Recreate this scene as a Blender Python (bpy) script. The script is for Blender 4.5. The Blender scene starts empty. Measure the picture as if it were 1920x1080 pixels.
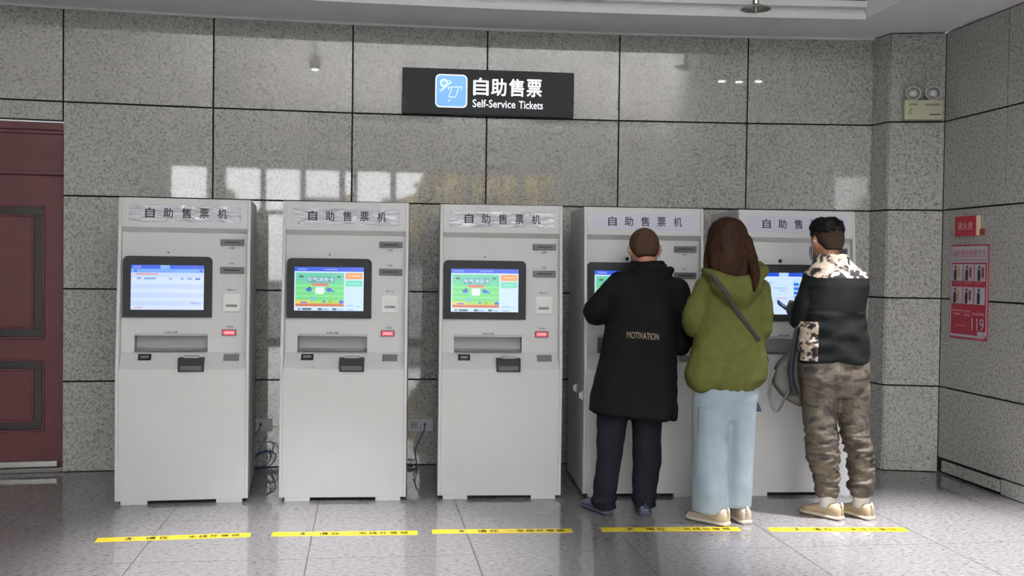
import bpy, bmesh, math, random
import numpy as np
from mathutils import Vector, Matrix, noise
from mathutils.bvhtree import BVHTree

scene = bpy.context.scene
COL = scene.collection
R = math.radians
random.seed(7)

# ------------------------------------------------------------------ camera
CAM_H = 1.393
def camera():
    yaw, pitch, roll = R(7.80), R(1.2575), R(0.745)
    cy, sy, cp, sp = math.cos(yaw), math.sin(yaw), math.cos(pitch), math.sin(pitch)
    fwd = Vector((sy*cp, cy*cp, -sp)); right = Vector((cy, -sy, 0)); down = fwd.cross(right)
    cr, sr = math.cos(roll), math.sin(roll)
    r2 = cr*right - sr*down; d2 = sr*right + cr*down
    m = Matrix((( r2.x, -d2.x, -fwd.x, 0), (r2.y, -d2.y, -fwd.y, 0), (r2.z, -d2.z, -fwd.z, CAM_H), (0, 0, 0, 1)))
    cd = bpy.data.cameras.new('camera'); cd.sensor_width = 36; cd.lens = 37.5
    cd.clip_start = 0.05; cd.clip_end = 300
    o = bpy.data.objects.new('camera', cd); COL.objects.link(o); o.matrix_world = m
    scene.camera = o
camera()

# ------------------------------------------------------------------ world, light, exposure
vs = scene.view_settings
vs.view_transform = 'Standard'; vs.look = 'None'; vs.gamma = 1.0; vs.exposure = 0.0; vs.use_curve_mapping = False
SKY = 15.0
SPOT_W = 760.0
FILL_W = 285.0  # power of each added fill light
HALL_Z = 4.85
w = bpy.data.worlds.new('World'); scene.world = w; w.use_nodes = True
bg = w.node_tree.nodes['Background']; bg.inputs[0].default_value = (0.97, 0.985, 1.0, 1); bg.inputs[1].default_value = SKY

def portal(x0, x1, z0, z1, y):
    l = bpy.data.lights.new('window_portal', 'AREA'); l.shape = 'RECTANGLE'; l.size = x1-x0; l.size_y = z1-z0
    l.cycles.is_portal = True
    o = bpy.data.objects.new('window_portal', l); COL.objects.link(o)
    o.location = ((x0+x1)/2, y, (z0+z1)/2); o.rotation_euler = (R(90), 0, 0)
FACADE_Y = -4.0
WIN_X0, WIN_X1, WIN_Z1 = -1.6, 2.4, 3.05
portal(WIN_X0, WIN_X1, 0.0, WIN_Z1, FACADE_Y + 0.06)

# ------------------------------------------------------------------ materials
MATS = {}
def nodes_of(m):
    m.use_nodes = True
    nt = m.node_tree
    return nt, nt.nodes, nt.links, nt.nodes['Principled BSDF']
def mat(name, col, rough=0.5, metal=0.0, spec=0.5, emit=None, estr=1.0, var=0.0, vscale=30, bump=0.0, bscale=60, coat=0):
    if name in MATS: return MATS[name]
    m = bpy.data.materials.new(name); nt, n, l, b = nodes_of(m)
    b.inputs['Base Color'].default_value = (*col, 1); b.inputs['Roughness'].default_value = rough
    b.inputs['Metallic'].default_value = metal; b.inputs['Specular IOR Level'].default_value = spec
    b.inputs['Coat Weight'].default_value = coat
    if emit:
        b.inputs['Emission Color'].default_value = (*emit, 1); b.inputs['Emission Strength'].default_value = estr
    if var > 0 or bump > 0:
        tc = n.new('ShaderNodeTexCoord')
    if var > 0:
        t = n.new('ShaderNodeTexNoise'); t.inputs['Scale'].default_value = vscale; t.inputs['Detail'].default_value = 4
        l.new(tc.outputs['Object'], t.inputs['Vector'])
        r = n.new('ShaderNodeValToRGB')
        r.color_ramp.elements[0].position = 0.3; r.color_ramp.elements[1].position = 0.7
        r.color_ramp.elements[0].color = (*[max(0, c*(1-var)) for c in col], 1)
        r.color_ramp.elements[1].color = (*[min(1, c*(1+var)) for c in col], 1)
        l.new(t.outputs['Fac'], r.inputs['Fac']); l.new(r.outputs['Color'], b.inputs['Base Color'])
    if bump > 0:
        t2 = n.new('ShaderNodeTexNoise'); t2.inputs['Scale'].default_value = bscale; t2.inputs['Detail'].default_value = 3
        l.new(tc.outputs['Object'], t2.inputs['Vector'])
        bp = n.new('ShaderNodeBump'); bp.inputs['Strength'].default_value = bump; bp.inputs['Distance'].default_value = 0.01
        l.new(t2.outputs['Fac'], bp.inputs['Height']); l.new(bp.outputs['Normal'], b.inputs['Normal'])
    MATS[name] = m
    return m
def glow(name, col, s=1.0):
    if name in MATS: return MATS[name]
    m = bpy.data.materials.new(name); nt, n, l, b = nodes_of(m)
    b.inputs['Base Color'].default_value = (0.01, 0.01, 0.01, 1); b.inputs['Roughness'].default_value = 0.25
    b.inputs['Emission Color'].default_value = (*col, 1); b.inputs['Emission Strength'].default_value = s
    MATS[name] = m; return m
def srgb(r, g, b):
    f = lambda c: (c/255/12.92) if c/255 <= 0.04045 else ((c/255+0.055)/1.055)**2.4
    return (f(r), f(g), f(b))

def granite(name, stops, speck, scale=55.0, rough=0.08, stretch=1.0, spec=0.5):
    """world-space speckled polished stone"""
    m = bpy.data.materials.new(name); nt, n, l, b = nodes_of(m)
    g = n.new('ShaderNodeNewGeometry')
    mp = n.new('ShaderNodeMapping'); mp.inputs['Scale'].default_value = (stretch, 1, 1)
    l.new(g.outputs['Position'], mp.inputs['Vector'])
    t = n.new('ShaderNodeTexNoise'); t.inputs['Scale'].default_value = scale; t.inputs['Detail'].default_value = 2.5; t.inputs['Roughness'].default_value = 0.55
    l.new(mp.outputs['Vector'], t.inputs['Vector'])
    r = n.new('ShaderNodeValToRGB'); els = r.color_ramp.elements
    els[0].position = stops[0][0]; els[0].color = (*stops[0][1], 1)
    els[1].position = stops[-1][0]; els[1].color = (*stops[-1][1], 1)
    for p, c in stops[1:-1]:
        e = els.new(p); e.color = (*c, 1)
    l.new(t.outputs['Fac'], r.inputs['Fac'])
    t2 = n.new('ShaderNodeTexNoise'); t2.inputs['Scale'].default_value = scale*1.7; t2.inputs['Detail'].default_value = 1.5
    l.new(mp.outputs['Vector'], t2.inputs['Vector'])
    r2 = n.new('ShaderNodeValToRGB'); r2.color_ramp.elements[0].position = 0.30; r2.color_ramp.elements[1].position = 0.36
    r2.color_ramp.elements[0].color = (*speck, 1); r2.color_ramp.elements[1].color = (1, 1, 1, 1)
    l.new(t2.outputs['Fac'], r2.inputs['Fac'])
    mx = n.new('ShaderNodeMix'); mx.data_type = 'RGBA'; mx.blend_type = 'MULTIPLY'; mx.inputs['Factor'].default_value = 1
    l.new(r.outputs['Color'], mx.inputs[6]); l.new(r2.outputs['Color'], mx.inputs[7])
    l.new(mx.outputs[2], b.inputs['Base Color'])
    b.inputs['Roughness'].default_value = rough; b.inputs['Specular IOR Level'].default_value = spec
    MATS[name] = m; return m

WALLG = granite('wall_granite', [(0.28, (0.20, 0.197, 0.19)), (0.40, (0.34, 0.335, 0.32)), (0.52, (0.46, 0.455, 0.43)), (0.72, (0.56, 0.55, 0.525))], (0.36, 0.35, 0.35), 62, 0.03)
FLOORG = granite('floor_granite', [(0.30, (0.12, 0.117, 0.118)), (0.42, (0.215, 0.208, 0.211)), (0.70, (0.285, 0.276, 0.281))], (0.45, 0.44, 0.45), 60, 0.02, stretch=0.55, spec=0.75)
JOINT = mat('joint_dark', (0.012, 0.012, 0.012), 0.9)
FJOINT = mat('floor_joint', (0.05, 0.045, 0.04), 0.6)
PAINT = mat('ceiling_paint', (0.87, 0.87, 0.88), 0.7, var=0.03, vscale=3)
WTRIM = mat('white_trim', (0.78, 0.78, 0.78), 0.4)
PLASTER = mat('plaster', (0.70, 0.69, 0.68), 0.7, var=0.04, vscale=4)
WHITE = mat('machine_white', (0.66, 0.665, 0.665), 0.42, var=0.015, vscale=9, bump=0.02, bscale=400)
WHITE2 = mat('machine_panel', (0.63, 0.635, 0.635), 0.42, bump=0.02, bscale=400)
GREYP = mat('tray_grey', (0.40, 0.41, 0.41), 0.35)
BLACK = mat('black_plastic', (0.014, 0.015, 0.016), 0.5, spec=0.3)
BEZEL = mat('bezel_black', (0.026, 0.028, 0.031), 0.55, spec=0.2)
DGREY = mat('dark_grey_plastic', (0.06, 0.063, 0.06), 0.4)
MGREY = mat('mid_grey_plastic', (0.16, 0.165, 0.16), 0.4)
PRINT = mat('print_grey', (0.10, 0.10, 0.10), 0.6)
INK = mat('ink_black', (0.02, 0.02, 0.022), 0.5)
CHROME = mat('chrome', (0.5, 0.48, 0.45), 0.25, 1.0)

# ------------------------------------------------------------------ helpers
def link(name, me, m, parent=None):
    o = bpy.data.objects.new(name, me); COL.objects.link(o)
    if m is not None and len(me.materials) == 0: me.materials.append(m)
    if parent is not None: o.parent = parent
    return o
def tag(o, label=None, cat=None, group=None, kind=None):
    if label: o['label'] = label
    if cat: o['category'] = cat
    if group: o['group'] = group
    if kind: o['kind'] = kind
    return o
def empty(name, loc=(0, 0, 0), rz=0.0):
    o = bpy.data.objects.new(name, None); COL.objects.link(o)
    o.location = loc; o.rotation_euler = (0, 0, rz); o.empty_display_size = 0.1
    return o
class MB:
    """collects shapes of one part"""
    def __init__(s): s.v = []; s.f = []; s.mi = []
    def add(s, vs, fs, mi=0):
        k = len(s.v); s.v += [tuple(p) for p in vs]; s.f += [tuple(i+k for i in f) for f in fs]; s.mi += [mi]*len(fs); return s
    def box(s, x0, x1, y0, y1, z0, z1, mi=0):
        v = [(x0,y0,z0),(x1,y0,z0),(x1,y1,z0),(x0,y1,z0),(x0,y0,z1),(x1,y0,z1),(x1,y1,z1),(x0,y1,z1)]
        return s.add(v, [(0,3,2,1),(4,5,6,7),(0,1,5,4),(1,2,6,5),(2,3,7,6),(3,0,4,7)], mi)
    def prism_x(s, poly, x0, x1, mi=0):     # poly in (y, z)
        n = len(poly); v = [(x0, y, z) for y, z in poly] + [(x1, y, z) for y, z in poly]
        fs = [tuple(range(n)), tuple(range(2*n-1, n-1, -1))] + [(i, n+i, n+(i+1) % n, (i+1) % n) for i in range(n)]
        return s.add(v, fs, mi)
    def prism_y(s, poly, y0, y1, mi=0):     # poly in (x, z)
        n = len(poly); v = [(x, y0, z) for x, z in poly] + [(x, y1, z) for x, z in poly]
        fs = [tuple(range(n)), tuple(range(2*n-1, n-1, -1))] + [(i, n+i, n+(i+1) % n, (i+1) % n) for i in range(n)]
        return s.add(v, fs, mi)
    def prism_z(s, poly, z0, z1, mi=0):
        n = len(poly); v = [(x, y, z0) for x, y in poly] + [(x, y, z1) for x, y in poly]
        fs = [tuple(range(n-1, -1, -1)), tuple(range(n, 2*n))] + [(i, (i+1) % n, n+(i+1) % n, n+i) for i in range(n)]
        return s.add(v, fs, mi)
    def rings(s, rings, caps=True, mi=0):
        n = len(rings[0]); k = len(s.v); s.v += [tuple(p) for r in rings for p in r]
        for a in range(len(rings)-1):
            for i in range(n):
                s.f.append((k+a*n+i, k+a*n+(i+1) % n, k+(a+1)*n+(i+1) % n, k+(a+1)*n+i)); s.mi.append(mi)
        if caps:
            s.f.append(tuple(k+i for i in range(n-1, -1, -1))); s.mi.append(mi)
            m0 = k+(len(rings)-1)*n; s.f.append(tuple(m0+i for i in range(n))); s.mi.append(mi)
        return s
    def tube(s, pts, rad, n=12, mi=0, flat=None):
        pts = [Vector(p) for p in pts]
        if not hasattr(rad, '__len__'): rad = [rad]*len(pts)
        rings = []; prev = None
        for i, p in enumerate(pts):
            d = (pts[min(i+1, len(pts)-1)] - pts[max(i-1, 0)]).normalized()
            if prev is None:
                ref = Vector((0, 0, 1)) if abs(d.z) < 0.9 else Vector((1, 0, 0))
                u = d.cross(ref).normalized()
            else:
                u = (prev - d*prev.dot(d)).normalized()
            prev = u; v = d.cross(u)
            rings.append([p + (u*math.cos(t)+v*math.sin(t))*rad[i] for t in [2*math.pi*k/n for k in range(n)]])
        return s.rings(rings, mi=mi)
    def ball(s, c, r, n=14, mi=0):          # r may be a triple
        if not hasattr(r, '__len__'): r = (r, r, r)
        rings = []
        m = n//2
        for a in range(1, m):
            ph = math.pi*a/m
            rings.append([(c[0]+r[0]*math.sin(ph)*math.cos(2*math.pi*k/n), c[1]+r[1]*math.sin(ph)*math.sin(2*math.pi*k/n), c[2]-r[2]*math.cos(ph)) for k in range(n)])
        return s.rings(rings, mi=mi)
    def mesh(s, name):
        me = bpy.data.meshes.new(name); me.from_pydata(s.v, [], s.f); me.update()
        if any(s.mi): me.polygons.foreach_set('material_index', s.mi)
        bm = bmesh.new(); bm.from_mesh(me); bmesh.ops.recalc_face_normals(bm, faces=bm.faces[:]); bm.to_mesh(me); bm.free()
        return me
    def build(s, name, m, parent=None, bevel=0.0, smooth=False, seg=2):
        me = s.mesh(name)
        if bevel > 0:
            bm = bmesh.new(); bm.from_mesh(me)
            bmesh.ops.bevel(bm, geom=[e for e in bm.edges if e.calc_face_angle(0) > 0.5], offset=bevel, segments=seg, affect='EDGES', profile=0.5, clamp_overlap=True)
            bm.to_mesh(me); bm.free()
        if smooth: me.polygons.foreach_set('use_smooth', [True]*len(me.polygons))
        if isinstance(m, (list, tuple)):
            for q in m: me.materials.append(q)
            return link(name, me, None, parent)
        return link(name, me, m, parent)
def rrect(x0, x1, z0, z1, r, n=5, corners=(1, 1, 1, 1)):   # order: bl, br, tr, tl
    pts = []
    for k, (cx, cz, a) in enumerate([(x0+r, z0+r, 180), (x1-r, z0+r, 270), (x1-r, z1-r, 0), (x0+r, z1-r, 90)]):
        if corners[k]:
            pts += [(cx+r*math.cos(R(a+90*i/n)), cz+r*math.sin(R(a+90*i/n))) for i in range(n+1)]
        else:
            pts.append([(x0, z0), (x1, z0), (x1, z1), (x0, z1)][k])
    return pts
def circle(cx, cz, r, n=20, ratio=1.0):
    return [(cx+r*math.cos(2*math.pi*i/n), cz+r*ratio*math.sin(2*math.pi*i/n)) for i in range(n)]
_tc = {}
def text_verts(body, bold=0.0):
    """glyph outlines filled, normalised to unit box width/height"""
    key = (body, bold)
    if key not in _tc:
        cu = bpy.data.curves.new('glyphs', 'FONT'); cu.body = body; cu.size = 1.0; cu.resolution_u = 3
        o = bpy.data.objects.new('glyphs', cu); COL.objects.link(o)
        dg = bpy.context.evaluated_depsgraph_get()
        me = bpy.data.meshes.new_from_object(o.evaluated_get(dg))
        v = np.array([p.co[:] for p in me.vertices]); f = [tuple(p.vertices) for p in me.polygons]
        bpy.data.objects.remove(o); bpy.data.curves.remove(cu); bpy.data.meshes.remove(me)
        if bold > 0:
            n0 = len(v); f0 = list(f); vv = [v]
            for q, (dx, dy) in enumerate(((1, 0), (-1, 0), (0, 1), (0, -1))):
                vv.append(v + np.array([dx*bold, dy*bold, 0])); f += [tuple(i+n0*(q+1) for i in t) for t in f0]
            v = np.concatenate(vv)
        lo = v.min(0); hi = v.max(0)
        _tc[key] = ((v[:, :2]-lo[:2])/(hi[:2]-lo[:2]), f)
    return _tc[key]
def text_into(mb, body, x0, x1, z0, z1, y, bold=0.0, mi=0):
    v, f = text_verts(body, bold)
    mb.add([(x0+(x1-x0)*a, y, z0+(z1-z0)*b) for a, b in v], f, mi)
def catmull(pts, n=8):
    P = [Vector(p) for p in pts]; P = [P[0]*2-P[1]] + P + [P[-1]*2-P[-2]]; out = []
    for i in range(1, len(P)-2):
        for k in range(n):
            t = k/n; a, b, c, d = P[i-1], P[i], P[i+1], P[i+2]
            out.append(0.5*((2*b)+(c-a)*t+(2*a-5*b+4*c-d)*t*t+(3*b-a-3*c+d)*t**3))
    out.append(P[-2]); return out

# ------------------------------------------------------------------ the setting
def wy(x): return 7.375 - 0.021*(x-0.3)**2
ROWS = [0.0, 0.593, 1.198, 1.804, 2.410, 3.018]
XR = 3.922
GAP = 0.011
def tile_on(parent, a, b, z0, z1, meshes={}):
    """granite slab on a vertical wall face between plan points a and b (face looks to the right of a->b reversed)"""
    a = Vector(a); b = Vector(b); d = b-a; L = d.length
    key = (round(L, 3), round(z1-z0, 3))
    if key not in meshes:
        h = GAP/2
        mb = MB().box(h, L-h, -0.004, 0.02, h, z1-z0-h); meshes[key] = mb.mesh('granite_tile'); meshes[key].materials.append(WALLG)
    o = link('granite_tile', meshes[key], WALLG, parent)
    o.location = (a.x, a.y, z0); o.rotation_euler = (0, 0, math.atan2(d.y, d.x))
    return o
def slab(name, pts, z0, z1, m, th=0.15):
    """thick wall behind a plan polyline (thickness away from the room, to the left of the direction)"""
    back = []
    for i, p in enumerate(pts):
        d = Vector(pts[min(i+1, len(pts)-1)]) - Vector(pts[max(i-1, 0)]); nrm = Vector((-d.y, d.x)).normalized()
        back.append((p[0]+nrm.x*th, p[1]+nrm.y*th))
    return tag(MB().prism_z(list(pts) + back[::-1], z0, z1).build(name, m), kind='structure')

# floor
fl = tag(MB().box(-6.2, XR+0.3, FACADE_Y-0.2, 7.6, -0.12, -0.002).build('floor', FJOINT), 'polished speckled grey stone floor', kind='structure')
TX = [-0.26 + 0.79*i for i in range(-8, 7)]; TY = [5.06 + 0.8*j for j in range(-12, 4)]
_fm = {}
for i in range(len(TX)-1):
    for j in range(len(TY)-1):
        x0, x1, y0, y1 = TX[i], TX[i+1], TY[j], TY[j+1]
        x1 = min(x1, XR); x0 = max(x0, -6.0); y0 = max(y0, FACADE_Y); y1 = min(y1, 7.36)
        if x1-x0 < 0.05 or y1-y0 < 0.05: continue
        key = (round(x1-x0, 3), round(y1-y0, 3))
        if key not in _fm:
            g = 0.0022; _fm[key] = MB().box(g, x1-x0-g, g, y1-y0-g, -0.02, 0.0).mesh('floor_tile')
        o = link('floor_tile', _fm[key], FLOORG, fl); o.location = (x0, y0, 0)

# back wall: granite tile columns
cols = [-2.87, -1.955, -1.019, -0.103, 0.817, 1.743, 2.652, 3.538]
pl = [(x, wy(x)) for x in cols]
pts_base = [(x, wy(x)+0.02) for x in [-1.955]+cols[2:]]
wb = slab('wall_back', pts_base, 0, 3.02, JOINT)
tag(wb, 'granite tiled back wall behind the ticket machines')
for i in range(1, len(cols)-1):
    for k in range(5):
        t = tile_on(wb, pl[i], pl[i+1], ROWS[k], ROWS[k+1])
wdb = slab('wall_back_door', [(-2.87, wy(-2.87)+0.02), (-1.955, wy(-1.955)+0.02)], 2.285, 3.02, JOINT)
tag(wdb, 'granite tiles above the dark red door')
tile_on(wdb, pl[0], pl[1], 2.41, 3.018); tile_on(wdb, pl[0], pl[1], 2.285, 2.41)
wl2 = slab('wall_back_side', [(-6.0, wy(-2.87)), (-2.87, wy(-2.87))], 0, 3.02, PLASTER)
# corner pillar
p0, p1, p2 = (3.538, wy(3.538)), (3.562, 6.962), (XR, 6.868)
wp = tag(MB().prism_z([(p0[0]+0.012, p0[1]+0.1), (p1[0]+0.02, p1[1]+0.02), (p2[0], p2[1]+0.02), (XR, 7.3), (3.6, 7.3)], 0, 3.02).build('wall_pillar', JOINT), 'granite clad corner pillar under the emergency light', kind='structure')
for k in range(5):
    tile_on(wp, (p0[0]+0.0, p0[1]+0.01), p1, ROWS[k], ROWS[k+1])
    tile_on(wp, p1, p2, ROWS[k], ROWS[k+1])
# right wall
wr = slab('wall_right', [(XR+0.02, 6.95), (XR+0.02, FACADE_Y)], 0, HALL_Z, JOINT)
tag(wr, 'granite tiled side wall with the fire hydrant notice')
ys_hi = [6.862, 6.142] + [6.142-0.92*i for i in range(1, 12)]
ys_lo = [6.862, 5.222] + [5.222-1.4*i for i in range(1, 7)]
for k in range(5):
    ys = ys_hi if k >= 3 else ys_lo
    for a, b in zip(ys[:-1], ys[1:]):
        b = max(b, FACADE_Y)
        if a-b < 0.1: continue
        if k == 0 and a > 6.5:                      # tile cut out round the access panel
            tile_on(wr, (XR, a), (XR, b), 0.105, ROWS[1]); tile_on(wr, (XR, 6.128), (XR, b), 0.0, 0.105)
        else:
            tile_on(wr, (XR, a), (XR, b), ROWS[k], ROWS[k+1])
# left and rear
slab('wall_left', [(-6.0, FACADE_Y), (-6.0, wy(-2.87))], 0, HALL_Z, PLASTER)
slab('wall_rear_left', [(WIN_X0, FACADE_Y), (-6.0, FACADE_Y)], 0, HALL_Z, PLASTER)
slab('wall_rear_right', [(XR, FACADE_Y), (WIN_X1, FACADE_Y)], 0, HALL_Z, PLASTER)
slab('wall_rear_top', [(WIN_X1, FACADE_Y), (WIN_X0, FACADE_Y)], WIN_Z1, HALL_Z, PLASTER)
# glazed front
FRAME = mat('window_frame_metal', (0.10, 0.105, 0.11), 0.4, 0.5)
gm = bpy.data.materials.new('window_glass'); nt, n, l, b = nodes_of(gm)
n.remove(b); out = n['Material Output']; tr = n.new('ShaderNodeBsdfTransparent'); tr.inputs[0].default_value = (0.93, 0.93, 0.93, 1)
gl = n.new('ShaderNodeBsdfGlossy'); gl.inputs['Roughness'].default_value = 0.02; fr = n.new('ShaderNodeFresnel'); fr.inputs[0].default_value = 1.45
mx = n.new('ShaderNodeMixShader'); l.new(fr.outputs[0], mx.inputs[0]); l.new(tr.outputs[0], mx.inputs[1]); l.new(gl.outputs[0], mx.inputs[2]); l.new(mx.outputs[0], out.inputs[0])
for i in range(6):
    x0 = WIN_X0+i*(WIN_X1-WIN_X0)/6; x1 = x0+(WIN_X1-WIN_X0)/6; y = FACADE_Y-0.05
    mb = MB().box(x0, x0+0.05, y-0.06, y+0.05, 0, WIN_Z1).box(x1-0.05, x1, y-0.06, y+0.05, 0, WIN_Z1)
    mb.box(x0+0.05, x1-0.05, y-0.06, y+0.05, WIN_Z1-0.07, WIN_Z1).box(x0+0.05, x1-0.05, y-0.06, y+0.05, 0, 0.08).box(x0+0.05, x1-0.05, y-0.04, y+0.04, 2.20, 2.27)
    wo = tag(mb.build('window_%d' % (i+1), FRAME), 'tall narrow glazed bay of the hall front', kind='structure')
    MB().box(x0+0.05, x1-0.05, y-0.006, y+0.006, 0.08, 2.20).build('pane', gm, wo)
    MB().box(x0+0.05, x1-0.05, y-0.006, y+0.006, 2.27, WIN_Z1-0.07).build('pane', gm, wo)
# outside the glazed front
gr = tag(MB().box(-60, 60, -70, FACADE_Y-0.2, -0.3, -0.05).build('ground', mat('asphalt', (0.16, 0.16, 0.165), 0.9, var=.1, vscale=.5)), 'grey forecourt outside the glazed front', kind='structure')
def building(x0, x1, y, h, label, colr):
    t = empty('building', ((x0+x1)/2, y, -.05)); tag(t, label, 'building')
    w2 = (x1-x0)/2
    MB().box(-w2, w2, -8, 0, 0, h).build('wall', mat('building_%d' % int(h*10), colr, .8), t)
    MB().box(-w2-.3, w2+.3, -8.3, .3, h, h+.25).build('roof', mat('building_roof', (.2, .2, .2), .8), t)
    nwin = int((x1-x0)/3)
    for k in range(nwin):
        MB().box(-w2+1+3*k, -w2+2.6+3*k, 0, .05, 1.2, h-1.0).build('window', mat('far_glass', (.05, .06, .07), .15), t)
building(-26, -4, -52, 4.6, 'low grey building across the forecourt', (.24, .25, .27))
building(1, 22, -56, 5.4, 'taller pale building across the forecourt', (.33, .33, .34))
def tree(x, y, hgt, rad, colr, label, seed):
    t = empty('tree', (x, y, -.05)); tag(t, label, 'tree')
    MB().tube([(0, 0, 0), (.05, 0, hgt*.35), (-.05, .05, hgt*.7)], [.16, .12, .06], 10).build('trunk', mat('bark', (.10, .08, .06), .9), t)
    rnd = random.Random(seed); v = []; f = []
    for k in range(1500):
        u = rnd.gauss(0, 1), rnd.gauss(0, 1), rnd.gauss(0, 1); L = math.sqrt(sum(q*q for q in u)); rr = rad*rnd.uniform(.55, 1.0)
        c = Vector((u[0]/L*rr, u[1]/L*rr, hgt*.68+u[2]/L*rr*.75)); a = Vector((rnd.uniform(-1, 1), rnd.uniform(-1, 1), rnd.uniform(-1, 1)))*.2; b2 = Vector((rnd.uniform(-1, 1), rnd.uniform(-1, 1), rnd.uniform(-1, 1)))*.2
        i0 = len(v); v += [c-a, c+b2, c+a, c-b2]; f.append((i0, i0+1, i0+2, i0+3))
    me = bpy.data.meshes.new('foliage'); me.from_pydata(v, [], f); me.update()
    tag(link('foliage', me, mat('leaf_%d' % seed, colr, .7), t), kind='stuff')
tree(2.6, -13, 4.0, 1.8, (.42, .30, .07), 'yellow leaved tree outside the glazed front', 1)
tree(7.0, -17, 4.4, 2.0, (.20, .20, .10), 'dull green tree outside the glazed front', 2)
tree(-3.6, -24, 4.2, 1.7, (.20, .24, .12), 'green tree before the low grey building', 3)

# ceiling: low soffit along back and right wall, raised field inside it
SOFF = 0.585; XT = 3.20
cx = [-6.0, -2.87, -1.955, -1.019, -0.103, 0.817, 1.743, 2.652, XT]
inner = [(x, wy(max(x, -2.87))-SOFF) for x in cx]
soff_poly = inner + [(XT, FACADE_Y), (XR+0.1, FACADE_Y), (XR+0.1, 7.4), (-6.0, 7.4)]
bm = bmesh.new()
vs0 = [bm.verts.new((x, y, 3.022)) for x, y in soff_poly]; f0 = bm.faces.new(vs0)
ret = bmesh.ops.extrude_face_region(bm, geom=[f0]); bmesh.ops.translate(bm, verts=[v for v in ret['geom'] if isinstance(v, bmesh.types.BMVert)], vec=(0, 0, HALL_Z-3.022))
bmesh.ops.recalc_face_normals(bm, faces=bm.faces[:]); bmesh.ops.triangulate(bm, faces=bm.faces[:])
me = bpy.data.meshes.new('ceiling'); bm.to_mesh(me); bm.free()
ce = tag(link('ceiling', me, PAINT), 'grey painted ceiling soffit along the walls', kind='structure')
MB().box(-6.1, XR+0.1, FACADE_Y-0.1, 7.4, HALL_Z, HALL_Z+0.06).build('raised_ceiling', mat('ceiling_field', (0.75, 0.75, 0.75), 0.7), ce)
def strip_along(pts, prof):   # prof: (offset toward room, z) polygon
    rings = []
    for i, p in enumerate(pts):
        d = Vector(pts[min(i+1, len(pts)-1)]) - Vector(pts[max(i-1, 0)]); nr = Vector((d.y, -d.x)).normalized()
        rings.append([(p[0]+nr.x*o, p[1]+nr.y*o, z) for o, z in prof])
    return MB().rings(rings)
inx = inner[:-1] + [(XT, inner[-1][1])]
tag(strip_along(inx, [(0.0, 3.012), (0.03, 3.012), (0.03, 3.052), (0.0, 3.052)]).build('trim_1', WTRIM), 'white lower moulding along the soffit edge', kind='structure')
tag(strip_along(inx, [(0.0, 3.088), (0.05, 3.088), (0.05, 3.128), (0.0, 3.128)]).build('trim_2', WTRIM), 'white upper moulding along the soffit edge', kind='structure')
tag(strip_along(inx, [(0.001, 3.13), (0.02, 3.13), (0.02, 3.30), (0.001, 3.30)]).build('trim_3', mat('gap_shade_black', (0.01, 0.01, 0.01), 0.8)), 'black strip painted as the shaded gap above the soffit mouldings', kind='structure')  # solid black strip, the dark of the opening put into its colour
tag(strip_along([(x, wy(x)-0.005) for x in cols[0:]], [(0.0, 3.006), (0.012, 3.006), (0.012, 3.022), (0.0, 3.022)]).build('trim_4', WTRIM), 'thin white bead where ceiling meets tiles', kind='structure')

# door
def door():
    ang = math.atan2(pl[1][1]-pl[0][1], pl[1][0]-pl[0][0])
    d = empty('door_1', (pl[1][0], pl[1][1]+0.03, 0), ang)
    tag(d, 'dark red wooden door with panels', kind='structure')
    WOOD = mat('door_wood', srgb(82, 32, 37), 0.5, var=0.12, vscale=6); WD = mat('door_groove', srgb(30, 24, 26), 0.3)
    L = -0.915
    MB().box(L, -0.005, 0.02, 0.07, 0.0, 1.945).build('door_leaf', WOOD, d, 0.003)
    tp = MB().box(L, -0.005, 0.012, 0.07, 1.955, 2.262).build('transom_panel', WOOD, d, 0.003)
    MB().box(L, -0.005, -0.012, 0.03, 2.225, 2.275).box(L, -0.005, -0.004, 0.03, 2.2, 2.225).build('head_moulding', WOOD, d, 0.004)
    MB().box(L, -0.005, 0.0, 0.03, 1.935, 1.965).build('transom_rail', WOOD, d, 0.004)
    for z0, z1 in ((0.868, 1.74), (0.262, 0.738)):
        x0, x1 = -0.81, -0.118
        def fr(a, wd, y0, y1):
            return (MB().box(x0+a, x1-a, y0, y1, z1-a-wd, z1-a).box(x0+a, x1-a, y0, y1, z0+a, z0+a+wd)
                    .box(x0+a, x0+a+wd, y0, y1, z0+a+wd, z1-a-wd).box(x1-a-wd, x1-a, y0, y1, z0+a+wd, z1-a-wd))
        fr(0.0, 0.014, 0.008, 0.022).build('panel_moulding', WOOD, d, 0.003)
        fr(0.014, 0.05, 0.012, 0.022).build('panel_groove', WD, d, 0.002)
        fr(0.064, 0.012, 0.006, 0.022).build('panel_moulding', WOOD, d, 0.003)
        MB().box(x0+0.076, x1-0.076, 0.012, 0.022, z0+0.076, z1-0.076).build('raised_panel', WOOD, d, 0.003)
    MB().box(L, -0.03, -0.03, 0.02, 0.035, 0.075).build('kick_bar', mat('steel_bar', (0.42, 0.41, 0.39), 0.3, 0.8), d, 0.006)
    MB().box(L, 0.0, -0.03, 0.06, 0.0, 0.03).build('threshold', mat('steel_dark', (0.16, 0.155, 0.15), 0.4, 0.6), d, 0.004)
door()

# access panel in the right wall
ap = MB().box(-0.008, 0.012, 6.14, 6.805, 0.018, 0.092).build('access_panel', WALLG)
ap.location = (XR, 0, 0); tag(ap, 'long low stone access panel at the foot of the side wall', 'access panel')

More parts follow.
